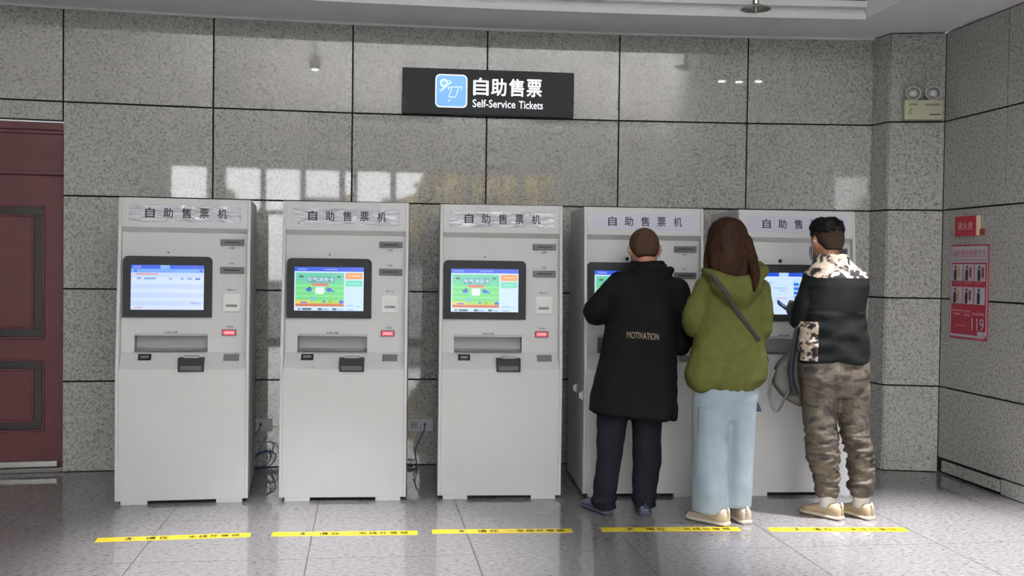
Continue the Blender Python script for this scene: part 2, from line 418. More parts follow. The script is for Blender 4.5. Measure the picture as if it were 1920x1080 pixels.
# ------------------------------------------------------------------ ticket machines
MW, MD, MH = 0.735, 0.75, 1.75
def yfront(z): return 0.0 if z < 0.775 else 0.10*(z-0.775)/(1.75-0.775)
def ypanel(z): return 0.085 + (0.125-0.085)*(z-0.863)/(1.552-0.863)
FILMW = bpy.data.materials.new('wrinkled_film'); nt, n, l, b = nodes_of(FILMW)
b.inputs['Roughness'].default_value = 0.16; b.inputs['Specular IOR Level'].default_value = 1.0; b.inputs['Coat Weight'].default_value = 1.0
tc = n.new('ShaderNodeTexCoord'); oi = n.new('ShaderNodeObjectInfo'); vm = n.new('ShaderNodeVectorMath'); vm.operation = 'ADD'
mu = n.new('ShaderNodeMath'); mu.operation = 'MULTIPLY'; mu.inputs[1].default_value = 7
l.new(oi.outputs['Random'], mu.inputs[0]); l.new(mu.outputs[0], vm.inputs[1]); l.new(tc.outputs['Object'], vm.inputs[0])
wv = n.new('ShaderNodeTexNoise'); wv.inputs['Scale'].default_value = 9; wv.inputs['Detail'].default_value = 1.5; wv.inputs['Distortion'].default_value = 1.4
mp = n.new('ShaderNodeMapping'); mp.inputs['Scale'].default_value = (1, 1, 3.2); l.new(vm.outputs[0], mp.inputs['Vector']); l.new(mp.outputs['Vector'], wv.inputs['Vector'])
bp = n.new('ShaderNodeBump'); bp.inputs['Strength'].default_value = 1.0; bp.inputs['Distance'].default_value = 0.035
l.new(wv.outputs['Fac'], bp.inputs['Height']); l.new(bp.outputs['Normal'], b.inputs['Normal']); l.new(bp.outputs['Normal'], b.inputs['Coat Normal'])
b.inputs['Base Color'].default_value = (*srgb(226, 229, 236), 1)
FILMP = mat('plain_film', srgb(205, 207, 222), 0.35)
RED = glow('red_led', (1.0, 0.03, 0.08), 1.0); REDHOT = glow('red_led_core', (1.0, 0.30, 0.36), 1.1)

def screen_art(kind, W, H):
    """list of (polygon in metres from lower left, colour) plus texts"""
    P = []; T = []
    def rc(u0, v0, u1, v1, c, r=0): P.append(([(u0*W, (1-v1)*H), (u1*W, (1-v1)*H), (u1*W, (1-v0)*H), (u0*W, (1-v0)*H)] if not r else rrect(u0*W, u1*W, (1-v1)*H, (1-v0)*H, r), c))
    def el(u, v, a, c, q=1.0): P.append((circle(u*W, (1-v)*H, a*W, 18, q), c))
    blue = srgb(20, 80, 225)
    if kind == 'list':
        rc(0, 0, 1, 1, srgb(205, 222, 255)); rc(0, 0, 1, .085, blue); rc(.40, 0, .53, .085, srgb(120, 170, 245)); rc(0, .085, 1, .17, srgb(110, 165, 250)); rc(.04, .11, .08, .15, blue); rc(.94, .11, .98, .15, blue)
        for v in (.17, .42, .62, .8): rc(0, v, 1, v+.11, srgb(190, 210, 255))
        rc(.06, .19, .37, .215, srgb(235, 120, 110))
        for u0, u1 in ((.08, .14), (.18, .34), (.52, .56), (.68, .72), (.77, .84)): rc(u0, .285, u1, .32, srgb(120, 150, 215))
        rc(.88, .285, .95, .325, srgb(60, 100, 215)); rc(.82, .84, .94, .86, srgb(120, 150, 215)); rc(.05, .94, .16, .96, srgb(230, 140, 150))
        T.append(('自助售票', .03, .025, .14, .065, srgb(190, 215, 255)))
    elif kind == 'advert':
        rc(0, 0, 1, 1, srgb(200, 225, 255)); rc(0, 0, 1, .1, blue); rc(.02, .13, .715, .9, srgb(105, 212, 130)); rc(.02, .13, .715, .30, srgb(92, 200, 165)); rc(.02, .30, .715, .42, srgb(98, 208, 150))
        for v in (.40, .52, .64): rc(.02, v, .715, v+.05, srgb(125, 224, 140))
        rc(.18, .22, .58, .36, srgb(80, 160, 165), 0.014); rc(.25, .375, .49, .43, srgb(225, 110, 105), 0.003); rc(.305, .455, .43, .62, srgb(225, 235, 235))
        el(.10, .22, .035, srgb(70, 95, 90), .5); el(.64, .22, .03, srgb(80, 105, 100), .5)
        el(.21, .52, .045, srgb(30, 110, 215), .6); el(.22, .48, .02, srgb(60, 80, 130), .9); el(.50, .52, .04, srgb(25, 95, 215), .7); el(.55, .55, .035, srgb(40, 130, 190), .35); el(.485, .47, .015, srgb(190, 110, 170), 1.0)
        rc(.02, .76, .715, .85, srgb(165, 215, 90)); rc(.02, .76, .22, .85, srgb(240, 205, 60)); rc(.09, .79, .19, .84, srgb(110, 130, 220)); el(.68, .80, .035, srgb(40, 105, 220), .7); el(.26, .72, .04, srgb(110, 195, 200), .9); el(.43, .79, .025, srgb(70, 150, 190), .8); el(.52, .79, .03, srgb(150, 190, 60), .9)
        rc(.02, .83, .715, .9, srgb(205, 105, 60)); rc(.02, .83, .715, .85, srgb(225, 150, 80))
        rc(.74, .13, .98, .27, srgb(238, 150, 70), 0.003); rc(.74, .30, .98, .44, srgb(105, 215, 185), 0.003); rc(.75, .87, .86, .885, srgb(90, 170, 240)); rc(.88, .885, .95, .9, srgb(130, 190, 245))
        rc(.05, .94, .1, .985, srgb(120, 135, 160)); rc(.12, .94, .25, .985, srgb(70, 80, 100)); rc(.34, .94, .40, .985, srgb(60, 85, 90)); rc(.41, .95, .5, .98, srgb(110, 160, 235)); rc(.55, .94, .61, .985, srgb(80, 90, 110)); rc(.62, .96, .7, .98, srgb(130, 170, 220)); rc(.76, .96, .86, .98, srgb(120, 180, 240))
        T += [('牛气冲天卡', .19, .235, .57, .345, srgb(235, 250, 255)), ('自助售票', .05, .03, .18, .075, srgb(170, 205, 255)), ('汽车票自助服务', .42, .035, .62, .07, srgb(170, 205, 255)), ('开始购票', .78, .17, .95, .225, srgb(255, 235, 215)), ('取票服务', .78, .345, .95, .40, srgb(170, 240, 225))]
    else:
        rc(0, 0, 1, 1, srgb(205, 230, 255)); rc(0, 0, 1, .09, blue); rc(.47, 0, .62, .09, srgb(185, 215, 255)); rc(.70, .12, .98, .95, srgb(190, 220, 255))
        for i in range(3):
            for j in range(4): rc(.70+.10*i, .24+.105*j, .78+.10*i, .31+.105*j, srgb(45, 120, 235) if j < 3 else srgb(110, 170, 245), 0.002)
        el(.745, .715, .035, srgb(120, 205, 80), .55); el(.855, .715, .03, srgb(120, 205, 80), .55); rc(.71, .755, .80, .82, srgb(70, 150, 240))
        for v, u0, u1 in ((.23, .12, .38), (.355, .38, .6), (.42, .46, .57), (.6, .42, .6), (.68, .43, .5)): rc(u0, v, u1, v+.025, srgb(165, 195, 240) if v != .6 else srgb(225, 180, 215))
        T.append(('自助售票', .05, .025, .2, .07, srgb(190, 215, 255)))
    return P, T

def ticket_machine(x, y, rz, kind, film, label):
    t = empty('ticket_machine', (x, y, 0), R(rz)); tag(t, label, 'ticket machine', 'self-service ticket machines along the wall')
    h = MW/2; sw = 0.018
    side = [(0.002, 0.02), (0.0, 0.775), (0.10, MH), (MD, MH), (MD, 0.02)]
    mb = MB().prism_x(side, -h, -h+sw).prism_x(side, h-sw, h)
    i0, i1 = -h+sw, h-sw
    mb.box(i0, i1, 0.003, 0.03, 0.02, 0.77)                              # lower door
    mb.prism_x([(0.003, 0.77), (0.085, 0.863), (0.12, 0.863), (0.03, 0.74)], i0, i1)  # sloping shelf
    mb.prism_x([(yfront(1.581), 1.581), (0.10, MH), (0.14, MH), (0.16, 1.552), (0.125, 1.552)], i0, i1)   # header
    mb.box(i0, i1, 0.14, MD, MH-0.02, MH-0.001).box(i0, i1, MD-0.02, MD, 0.03, MH-0.02)
    mb.box(i0, i1, 0.03, MD-0.02, 0.03, 0.05)
    body = mb.build('body', WHITE, t, 0.0025)
    # recessed control panel with an opening for the cash tray
    tx0, tx1, tz0, tz1 = -h+0.091, -h+0.497, 0.868, 0.958
    def pv(xx, zz, o=0.0): return (xx, ypanel(zz)+o, zz)
    pm = MB()
    for (a, bq, c, d) in ((i0, i1, tz1, 1.556), (i0, tx0, tz0, tz1), (tx1, i1, tz0, tz1), (i0, i1, 0.86, tz0)):
        pm.add([pv(a, c), pv(bq, c), pv(bq, d), pv(a, d), pv(a, c, .02), pv(bq, c, .02), pv(bq, d, .02), pv(a, d, .02)], [(0,1,2,3),(4,7,6,5),(0,4,5,1),(1,5,6,2),(2,6,7,3),(3,7,4,0)])
    cp = pm.build('control_panel', WHITE2, t)
    yt = ypanel(0.91)
    tm = MB().box(tx0-.01, tx1+.01, yt+.085, yt+.09, tz0-.01, tz1+.01).box(tx0-.01, tx0, yt+.003, yt+.085, tz0, tz1).box(tx1, tx1+.01, yt+.003, yt+.085, tz0, tz1)
    tm.prism_x([(yt+.003, tz1), (yt+.085, tz1), (yt+.085, tz1+.012), (yt+.003, tz1+.012)], tx0, tx1).prism_x([(yt+.003, tz0-.012), (yt+.085, tz0-.012), (yt+.085, tz0+.012), (yt+.003, tz0)], tx0, tx1)
    tm.build('delivery_tray', GREYP, t)
    MB().box(tx0, tx1, yt-.012, yt+.0, tz0-.004, tz0+.003).build('tray_lip', DGREY, t)
    def on(z): return ypanel(z)
    def plate(name, x0, x1, z0, z1, m, th=0.006, r=0.0, parent=t, corners=(1,1,1,1), bev=0.0, y=None, tilt=True):
        poly = rrect(x0, x1, z0, z1, r, 5, corners) if r else [(x0, z0), (x1, z0), (x1, z1), (x0, z1)]
        k = len(poly)
        f = (lambda zz, o: ypanel(zz)+o) if y is None else (lambda zz, o: y+o)
        v = [(a, f(c, -th), c) for a, c in poly] + [(a, f(c, 0.001), c) for a, c in poly]
        mbp = MB().add(v, [tuple(range(k)), tuple(range(2*k-1, k-1, -1))] + [(i, k+i, k+(i+1) % k, (i+1) % k) for i in range(k)])
        return mbp.build(name, m, parent, bev)
    X = lambda a: a-h
    bz = plate('screen_bezel', X(.024), X(.519), 1.063, 1.415, BEZEL, .016, .028, corners=(0,0,1,1))
    sx0, sx1, sz0, sz1 = X(.069), X(.473), 1.107, 1.364
    scr = plate('screen', sx0, sx1, sz0, sz1, glow('screen_base', (0.02, 0.03, 0.08), .5), .017)
    P, T = screen_art(kind, sx1-sx0, sz1-sz0)
    sm = MB(); mats = []; idx = {}
    def mi(c):
        k = tuple(round(q, 3) for q in c)
        if k not in idx:
            idx[k] = len(mats); mats.append(glow('screen_%.3f_%.3f_%.3f' % k, c, 1.0))
        return idx[k]
    for q, (poly, c) in enumerate(P):
        sm.add([(sx0+a, ypanel(sz0+e)-.0175-.00012*q, sz0+e) for a, e in poly], [tuple(range(len(poly)))], mi(c))
    for body_t, u0, v0, u1, v1, c in T:
        tv, tf = text_verts(body_t, 0.0)
        W, H = sx1-sx0, sz1-sz0
        sm.add([(sx0+W*(u0+(u1-u0)*a), ypanel(sz0+H*(1-v1+(v1-v0)*e))-.0185-.00012*len(P), sz0+H*(1-v1+(v1-v0)*e)) for a, e in tv], tf, mi(c))
    me = bpy.data.meshes.new('screen_picture'); me.from_pydata(sm.v, [], sm.f); me.update(); me.polygons.foreach_set('material_index', sm.mi)
    for q in mats: me.materials.append(q)
    tag(link('screen_picture', me, None, scr), kind='stuff')
    # camera eye
    ce_ = MB().prism_y(circle(X(.271), 1.437, .011), on(1.437)-.006, on(1.437)+.002).build('camera_eye', mat('lens_ring', (0.75, 0.76, 0.78), 0.2) if film else BLACK, t)
    MB().prism_y(circle(X(.271), 1.437, .005), on(1.437)-.008, on(1.437)).build('lens', BLACK, ce_)
    # slots
    for z0, z1 in ((1.483, 1.519), (1.320, 1.358)):
        s_ = plate('card_slot', X(.562), X(.698), z0, z1, DGREY, .012, bev=.002)
        plate('slot_opening', X(.585), X(.675), (z0+z1)/2-.004, (z0+z1)/2+.004, BLACK, .0135, parent=s_)
    pd = plate('reader_pad', X(.579), X(.679), 1.098, 1.203, mat('pad_white', (0.78, 0.78, 0.77), 0.35), .010, .004, bev=.002)
    plate('slot_opening', X(.597), X(.660), 1.125, 1.139, MGREY, .0115, parent=pd)
    rd = plate('scanner_window', X(.576), X(.658), .957, .994, mat('red_dark', (0.10, 0.005, 0.012), 0.3), .008)
    plate('scanner_light', X(.584), X(.650), .963, .988, RED, .0095, parent=rd)
    plate('scanner_glow', X(.592), X(.642), .970, .981, REDHOT, .0105, parent=rd)
    lm = MB()
    for body_t, x0, x1, z0, z1 in (('发票', .612, .642, 1.462, 1.474), ('凭条', .612, .642, 1.372, 1.384), ('银行卡', .603, .650, 1.218, 1.230), ('扫码', .603, .640, 1.003, 1.016), ('车票/找零', .256, .330, .970, .982)):
        tv, tf = text_verts(body_t, 0.01)
        lm.add([(X(x0+(x1-x0)*a), ypanel(z0+(z1-z0)*e)-.0012, z0+(z1-z0)*e) for a, e in tv], tf)
    me = bpy.data.meshes.new('panel_lettering'); me.from_pydata(lm.v, [], lm.f); me.update(); tag(link('panel_lettering', me, PRINT, t), kind='stuff')
    # devices let into the sloping shelf
    def shelf(name, x0, x1, s0, s1, m, up, parent=t, dep=0.004):      # s along slope 0 (bottom) .. 1 (top)
        A = Vector((0, .003, .77)); Bq = Vector((0, .085, .863)); d = Bq-A; nr = Vector((0, -d.z, d.y)).normalized()
        pts = [A+d*s0, A+d*s1]
        v = [(xx, p.y+nr.y*o, p.z+nr.z*o) for o in (up, -dep) for xx, p in ((x0, pts[0]), (x1, pts[0]), (x1, pts[1]), (x0, pts[1]))]
        return MB().add(v, [(0,1,2,3),(7,6,5,4),(0,4,5,1),(1,5,6,2),(2,6,7,3),(3,7,4,0)]).build(name, m, parent, .0015)
    cs = shelf('coin_slot', X(.115), X(.187), .52, .86, BLACK, .006); shelf('coin_plate', X(.128), X(.174), .62, .76, MGREY, .0075, cs)
    shelf('touch_pad', X(.588), X(.676), .48, .86, MGREY, .005)
    px0, px1 = X(.342), X(.484)
    pk = MB().box(px0, px1, -.012, .06, .757, .836).build('ticket_pocket', BLACK, t, .002)
    MB().box(px0+.012, px1-.012, -.014, -.011, .764, .792).build('pocket_flap', DGREY, pk, .001)
    MB().prism_x([(-.006, .836), (-.006, .840), (.055, .848), (.055, .836)], px0+.03, px1-.028).build('pocket_tab', WHITE, pk, .001)
    # title strip
    def hd(z): return 0.10*(z-0.775)/(1.75-0.775)
    fx0, fx1, fz0, fz1 = X(.056), X(.682), 1.613, 1.712
    poly = rrect(fx0, fx1, fz0, fz1, .008)
    k = len(poly); v = [(a, hd(c)-.0025, c) for a, c in poly] + [(a, hd(c)+.001, c) for a, c in poly]
    fm = MB().add(v, [tuple(range(k)), tuple(range(2*k-1, k-1, -1))] + [(i, k+i, k+(i+1) % k, (i+1) % k) for i in range(k)]).build('title_strip', FILMW if film else FILMP, t)
    chars = '自助售票机'; x0, x1 = X(.146), X(.600); cw = .052
    for q, ch in enumerate(chars):
        cxm = x0+cw/2+(x1-x0-cw)*q/4; tv, tf = text_verts(ch, 0.012)
        me = bpy.data.meshes.new('character'); me.from_pydata([(cxm-cw/2+cw*a, hd(1.636+.058*e)-.0032, 1.636+.058*e) for a, e in tv], [], tf); me.update(); link('character', me, INK, fm)
    # feet and plinth
    for s in (-1, 1):
        MB().box(min(s*.19, s*.335), max(s*.19, s*.335), .002, .06, 0.0, .021).build('foot', WHITE, t)
        MB().box(min(s*.30, s*.34), max(s*.30, s*.34), MD-.08, MD-.03, 0.0, .031).build('foot', BLACK, t)
    MB().box(-.35, .35, .05, MD-.02, .004, .031).build('plinth', BLACK, t)
    for yy, zz in () if film else ((.067, .606), (.35, .619)):
        MB().tube([(-h-.012, yy, zz-.018), (-h-.014, yy, zz), (-h-.012, yy, zz+.018)], [.008, .009, .008], 10).box(-h-.008, -h+.002, yy-.012, yy+.012, zz-.026, zz+.026).build('side_lock', mat('lock_white', (0.8, 0.8, 0.8), 0.3), t, .002)
    return t
LB = 'white ticket machine '
ticket_machine(-1.032, 6.275, 2.9, 'list', True, LB+'showing a pale blue list page, beside the dark red door')
ticket_machine(-0.123, 6.277, -2.7, 'advert', True, LB+'with green advert screen, beside the list-page machine')
ticket_machine(0.797, 6.259, -3.3, 'advert', True, LB+'with green advert screen, beside the black-coated man')
ticket_machine(1.669, 6.243, -3.6, 'advert', False, LB+'in front of the man in the black coat')
ticket_machine(2.632, 6.207, -3.1, 'keypad', False, LB+'with a keypad page, used by the man in patterned jacket')

# ------------------------------------------------------------------ lamps, sign, fittings
LAMPW = glow('lamp_disc', (1.0, 0.97, 1.0), 60.0)
def downlight(x, y, power, label, zb=3.1, spot=54):
    t = empty('downlight', (x, y, zb)); tag(t, label, 'lamp', 'ceiling downlights')
    mb = MB(); n = 24
    prof = [(.032, .004), (.045, 0.0), (.05, .004), (.05, .12), (.046, .125)]
    mb.rings([[(r*math.cos(2*math.pi*k/n), r*math.sin(2*math.pi*k/n), z) for k in range(n)] for r, z in prof]).build('housing', WTRIM, t, smooth=False)
    MB().tube([(0, 0, .12), (0, 0, HALL_Z-zb)], .008, 8).build('stem', WTRIM, t)
    MB().prism_z([(.03*math.cos(2*math.pi*k/16), .03*math.sin(2*math.pi*k/16)) for k in range(16)], -.001, .004).build('lens', LAMPW, t)
    l = bpy.data.lights.new('downlight_beam', 'SPOT'); l.energy = power; l.spot_size = R(spot); l.spot_blend = 0.9; l.shadow_soft_size = 0.04; l.color = (1.0, 0.97, 1.0)
    o = bpy.data.objects.new('downlight_beam', l); COL.objects.link(o); o.parent = t; o.location = (0, 0, -0.02)
downlight(-0.30, 5.05, SPOT_W, 'white ceiling downlight above the second floor tape')
downlight(2.86, 4.95, SPOT_W, 'white ceiling downlight paired with another above the patterned jacket man')
downlight(3.02, 4.93, SPOT_W, 'white ceiling downlight paired with another, beside the hydrant notice wall')

def fill_light(x, y, label):  # added unseen fill light, bounced off the raised ceiling to brighten the hall
    t = empty('fill_light', (x, y, 3.45)); tag(t, label, 'lamp', 'added fill lights over the open hall')
    MB().box(-.65, .65, -.10, .10, 0, .012).box(-.65, .65, -.10, -.088, .012, .07).box(-.65, .65, .088, .10, .012, .07).box(-.65, -.638, -.088, .088, .012, .07).box(.638, .65, -.088, .088, .012, .07).build('trough', WTRIM, t)
    for sx in (-.55, .55): MB().tube([(sx, 0, .01), (sx, 0, HALL_Z-3.45)], .005, 6).build('suspension_rod', WTRIM, t)
    l = bpy.data.lights.new('fill_light_source', 'AREA'); l.shape = 'RECTANGLE'; l.size = 1.2; l.size_y = 0.15; l.energy = FILL_W; l.color = (1.0, 1.0, 0.99)
    o = bpy.data.objects.new('fill_light_source', l); COL.objects.link(o); o.parent = t; o.location = (0, 0, 0.045); o.rotation_euler = (R(180), 0, 0)
for fx, fy, lab in ((0.4, -0.9, 'farther from the granite and the glazed front'), (2.3, -0.9, 'nearest the fire notice'), (0.4, -2.8, 'in the row by the glazed front, farther from the granite'), (2.3, -2.8, 'in the row by the glazed front, beside the granite wall')):
    fill_light(fx, fy, 'added white fill light trough, unseen, ' + lab)

# hanging sprinkler with heat plate
sp = empty('sprinkler', (2.345, 6.30, 2.975)); tag(sp, 'dull metal sprinkler with a round heat plate under the ceiling', 'sprinkler')
n_ = 28
MB().rings([[(r*math.cos(2*math.pi*k/n_), r*math.sin(2*math.pi*k/n_), z) for k in range(n_)] for r, z in ((.02, .03), (.05, .02), (.092, 0.0), (.092, -.003), (.05, .016), (.018, .02))]).build('heat_plate', CHROME, sp, smooth=True)
MB().tube([(0, 0, .03), (0, 0, HALL_Z-2.975)], .014, 12).tube([(0, 0, .03), (0, 0, .07)], .02, 12).build('drop_pipe', CHROME, sp)
MB().tube([(0, 0, .02), (0, 0, -.012), (0, 0, -.02)], [.012, .009, .005], 10).tube([(0, 0, -.02), (0, 0, -.024)], .013, 12).build('sprinkler_head', CHROME, sp)

# illuminated sign on the wall
def sign():
    a = Vector((0.234, 7.364)); b = Vector((1.425, 7.338)); ang = math.atan2(b.y-a.y, b.x-a.x)
    t = empty('hanging_sign', (a.x, a.y-0.006, 2.413), ang); t.name = 'wall_sign'
    tag(t, 'black lit sign reading Self-Service Tickets with blue pictogram', 'sign')
    W, H = 1.178, 0.309; D = 0.06
    BK = mat('sign_black', (0.032, 0.035, 0.038), 0.6, spec=0.2)
    MB().box(0, W, -D, 0.0, 0, H).build('case', BK, t, .003)
    LW = glow('sign_white', (0.93, 0.95, 1.0), 1.15)
    x0, x1, z0, z1 = .222, .440, .045, .270
    MB().prism_y(rrect(x0, x1, z0, z1, .032), -D-.003, -D+.001).build('pictogram_border', LW, t)
    MB().prism_y(rrect(x0+.008, x1-.008, z0+.008, z1-.008, .026), -D-.005, -D+.001).build('pictogram_field', glow('sign_blue', srgb(62, 160, 236), 1.0), t)
    ic = MB(); y0, y1 = -D-.0065, -D-.004
    LI = glow('sign_pale', srgb(190, 225, 250), 1.0)
    def bar(p, q, wd):
        p = Vector(p); q = Vector(q); d = (q-p).normalized(); nn = Vector((-d.y, d.x))*wd/2
        ic.prism_y([tuple(p-nn), tuple(q-nn), tuple(q+nn), tuple(p+nn)], y0, y1)
    X = lambda u: x0+(x1-x0)*u; Z = lambda v: z1-(z1-z0)*v
    def ring(u, v, ro, ri, a0=0, a1=360, n=18):
        for i in range(n):
            t0, t1 = R(a0+(a1-a0)*i/n), R(a0+(a1-a0)*(i+1)/n)
            ic.prism_y([(X(u)+ri*math.cos(t0), Z(v)+ri*math.sin(t0)), (X(u)+ro*math.cos(t0), Z(v)+ro*math.sin(t0)), (X(u)+ro*math.cos(t1), Z(v)+ro*math.sin(t1)), (X(u)+ri*math.cos(t1), Z(v)+ri*math.sin(t1))], y0, y1)
    ring(.27, .27, .030, .014)
    bar((X(.26), Z(.27)), (X(.30), Z(.27)), .004); bar((X(.28), Z(.24)), (X(.28), Z(.31)), .004)
    bar((X(.20), Z(.48)), (X(.47), Z(.25)), .012); bar((X(.12), Z(.46)), (X(.20), Z(.52)), .008); bar((X(.42), Z(.18)), (X(.50), Z(.24)), .008); bar((X(.50), Z(.24)), (X(.46), Z(.29)), .007)
    for p, q in (((.40, .39), (.83, .37)), ((.40, .39), (.42, .47)), ((.83, .37), (.80, .48)), ((.51, .42), (.42, .68)), ((.72, .41), (.63, .69)), ((.42, .68), (.63, .69))): bar((X(p[0]), Z(p[1])), (X(q[0]), Z(q[1])), .0075)
    bar((X(.46), Z(.75)), (X(.42), Z(.83)), .008)
    tag(ic.build('pictogram_drawing', LI, t), kind='stuff')
    for q, ch in enumerate('自助售票'):
        cw = .118; cx0 = .474+q*.1225; tv, tf = text_verts(ch, 0.02)
        m = MB(); m.add([(cx0+.006+(cw-.012)*u, -D-.003, .132+.122*v) for u, v in tv], tf)
        me = bpy.data.meshes.new('character'); me.from_pydata(m.v, [], m.f); me.update(); link('character', me, LW, t)
    m = MB(); text_into(m, 'Self-Service', .477, .772, .052, .106, -D-.003, .012); me = bpy.data.meshes.new('lettering'); me.from_pydata(m.v, [], m.f); me.update(); tag(link('lettering', me, LW, t), kind='stuff')
    m = MB(); text_into(m, 'Tickets', .795, .962, .050, .104, -D-.003, .012); me = bpy.data.meshes.new('lettering'); me.from_pydata(m.v, [], m.f); me.update(); tag(link('lettering', me, LW, t), kind='stuff')
sign()

# emergency light on the pillar
def emergency():
    a = Vector((3.640, 6.935)); b = Vector((3.885, 6.871)); ang = math.atan2(b.y-a.y, b.x-a.x)
    t = empty('emergency_light', (a.x, a.y-0.004, 2.414), ang); tag(t, 'cream emergency light box with two round lamps on the pillar', 'emergency light')
    W, H, D = .253, .136, .07
    CR = mat('cream_plastic', srgb(196, 196, 168), 0.4)
    MB().box(0, W, -D, 0.0, 0, H).build('case', CR, t, .006)
    MB().box(.03, .088, -D-.001, -D+.001, .098, .110).build('printed_line', mat('grey_green', srgb(140, 146, 120), .6), t)
    MB().box(.135, .235, -D-.001, -D+.001, .094, .110).build('printed_line', mat('grey_green', srgb(140, 146, 120), .6), t)
    MB().box(.165, .238, -D-.001, -D+.001, .032, .039).build('printed_line', INK, t)
    GR = mat('exit_green', srgb(95, 165, 40), .5)
    g = MB()
    for p, q, wd in (((.040, .070), (.034, .052), .010), ((.034, .052), (.046, .042), .006), ((.046, .042), (.042, .032), .006), ((.034, .052), (.024, .040), .006), ((.024, .040), (.018, .042), .005), ((.040, .068), (.052, .060), .005), ((.040, .068), (.026, .064), .005)):
        p = Vector(p); q = Vector(q); d = (q-p).normalized(); nn = Vector((-d.y, d.x))*wd/2
        g.prism_y([tuple(p-nn), tuple(q-nn), tuple(q+nn), tuple(p+nn)], -D-.001, -D+.001)
    g.prism_y(circle(.045, .077, .006, 10), -D-.001, -D+.001)
    tag(g.build('running_figure', GR, t), kind='stuff')
    for cx in (.060, .192):
        n = 24; cz = .182
        ring = lambda r, y: [(cx+r*math.cos(2*math.pi*k/n), y, cz+r*.9*math.sin(2*math.pi*k/n)) for k in range(n)]
        h = MB().rings([ring(.04, -.01), ring(.052, -.045), ring(.056, -.06), ring(.052, -.063), ring(.047, -.058), ring(.03, -.035)]).build('lamp_head', mat('lamp_grey', srgb(196, 196, 186), .35), t, smooth=True)
        MB().rings([ring(.044, -.054), ring(.04, -.052), ring(.028, -.05)]).build('reflector', mat('reflector', (.62, .62, .60), .35, .0), h, smooth=True)
        MB().ball((cx, -.052, cz), (.028, .016, .026)).build('bulb_lens', mat('bulb_glass', (.75, .78, .8), .08), h, smooth=True)
        MB().tube([(cx-.006, -.03, .13), (cx-.004, -.03, .145)], .010, 10).build('swivel', CR, t)
    MB().box(.075, .18, -.04, -.02, .136, .143).build('bracket', DGREY, t)
emergency()

# fire hydrant plate and notice on the right wall (their faces look to -X)
def wall_frame(name, y_left, z0):
    t = empty(name, (XR-0.004, y_left, z0), R(-90)); return t   # local x runs toward the camera, local -y out of the wall
def hydrant():
    RD = mat('sign_red', srgb(178, 28, 48), .4); WT = mat('sign_print_white', srgb(225, 222, 222), .5)
    t = wall_frame('hydrant_sign', 6.655, 1.62); tag(t, 'small red fire hydrant plate above the notice', 'sign')
    MB().box(0, .245, -.03, 0, 0, .129).build('plate', RD, t, .002)
    MB().box(.245, .252, -.03, 0, 0, .129).build('edge', mat('cream_edge', srgb(215, 190, 165), .5), t)
    for q, ch in enumerate('消火栓'):
        tv, tf = text_verts(ch, 0.0); x0 = .035+.062*q
        me = bpy.data.meshes.new('character'); me.from_pydata([(x0+.052*u, -.0315, .04+.052*v) for u, v in tv], [], tf); me.update(); link('character', me, WT, t)
    MB().box(.253, .30, -.008, 0, .002, .042).build('sticker', mat('sticker_red', srgb(135, 45, 50), .5), t)
    t = wall_frame('fire_notice', 6.738, .943); tag(t, 'tall red and white fire notice with six pictures and 119', 'poster')
    W, H = .44, .62; PW = mat('poster_white', srgb(196, 190, 200), .5); PR = mat('poster_red', srgb(166, 38, 62), .5)
    MB().box(0, W, -.006, 0, 0, H).build('sheet', PR, t)
    MB().box(.010, W-.010, -.0075, -.005, H-.118, H-.010).box(.006, .016, -.0075, -.005, .012, H-.01).box(W-.016, W-.006, -.0075, -.005, .012, H-.01).box(.006, W-.006, -.0075, -.005, .012, .028).build('white_ground', PW, t)
    m = MB()
    for q, ch in enumerate('消防栓的使用方法'):
        tv, tf = text_verts(ch, 0.0); x0 = .026+.049*q
        me = bpy.data.meshes.new('character'); me.from_pydata([(x0+.041*u, -.0082, .536+.050*v) for u, v in tv], [], tf); me.update(); link('character', me, PR, t)
    MB().box(.03, W-.03, -.0082, -.007, .514, .521).build('printed_line', mat('poster_grey', srgb(140, 120, 140), .6), t)
    DK = mat('poster_dark', srgb(45, 42, 62), .6); BR = mat('poster_brown', srgb(150, 60, 70), .6); YL = mat('poster_yellow', srgb(190, 160, 110), .6)
    for r in range(2):
        for c in range(3):
            x0 = .026+.132*c; z1 = .492-.150*r; z0 = z1-.112
            p = MB().box(x0, x0+.118, -.0085, -.005, z0, z1).build('picture', PW, t)
            fx = x0+(.035, .04, .05)[c]
            MB().prism_y([(fx-.014, z0+.004), (fx+.014, z0+.004), (fx+.018, z0+.05), (fx+.012, z0+.078), (fx-.01, z0+.078), (fx-.016, z0+.05)], -.0095, -.008).prism_y(circle(fx+.004, z0+.093, .010, 10), -.0095, -.008).build('figure', DK, p)
            if (r, c) != (1, 2):
                MB().prism_y([(fx+.03, z0+.03), (fx+.055, z0+.02), (fx+.058, z0+.088), (fx+.03, z0+.092)], -.0093, -.008).build('hose_box', BR if c else YL, p)
    m = MB(); text_into(m, '119', .270, .410, .062, .142, -.0095, 0.0); me = bpy.data.meshes.new('number'); me.from_pydata(m.v, [], m.f); me.update(); tag(link('number', me, PW, t), kind='stuff')
    PK = mat('poster_pink', srgb(190, 110, 130), .6)
    for x0, x1, z0, z1 in ((.05, .12, .365, .371), (.18, .25, .365, .371), (.31, .38, .365, .371), (.03, .15, .178, .192), (.05, .13, .155, .169), (.165, .25, .174, .188), (.17, .24, .150, .164), (.27, .41, .158, .178), (.075, .20, .082, .090)):
        MB().box(x0, x1, -.0085, -.005, z0, z1).build('printed_line', PK, t)
    MB().box(.335, .42, -.0085, -.005, .030, .056).build('white_patch', PW, t)
hydrant()

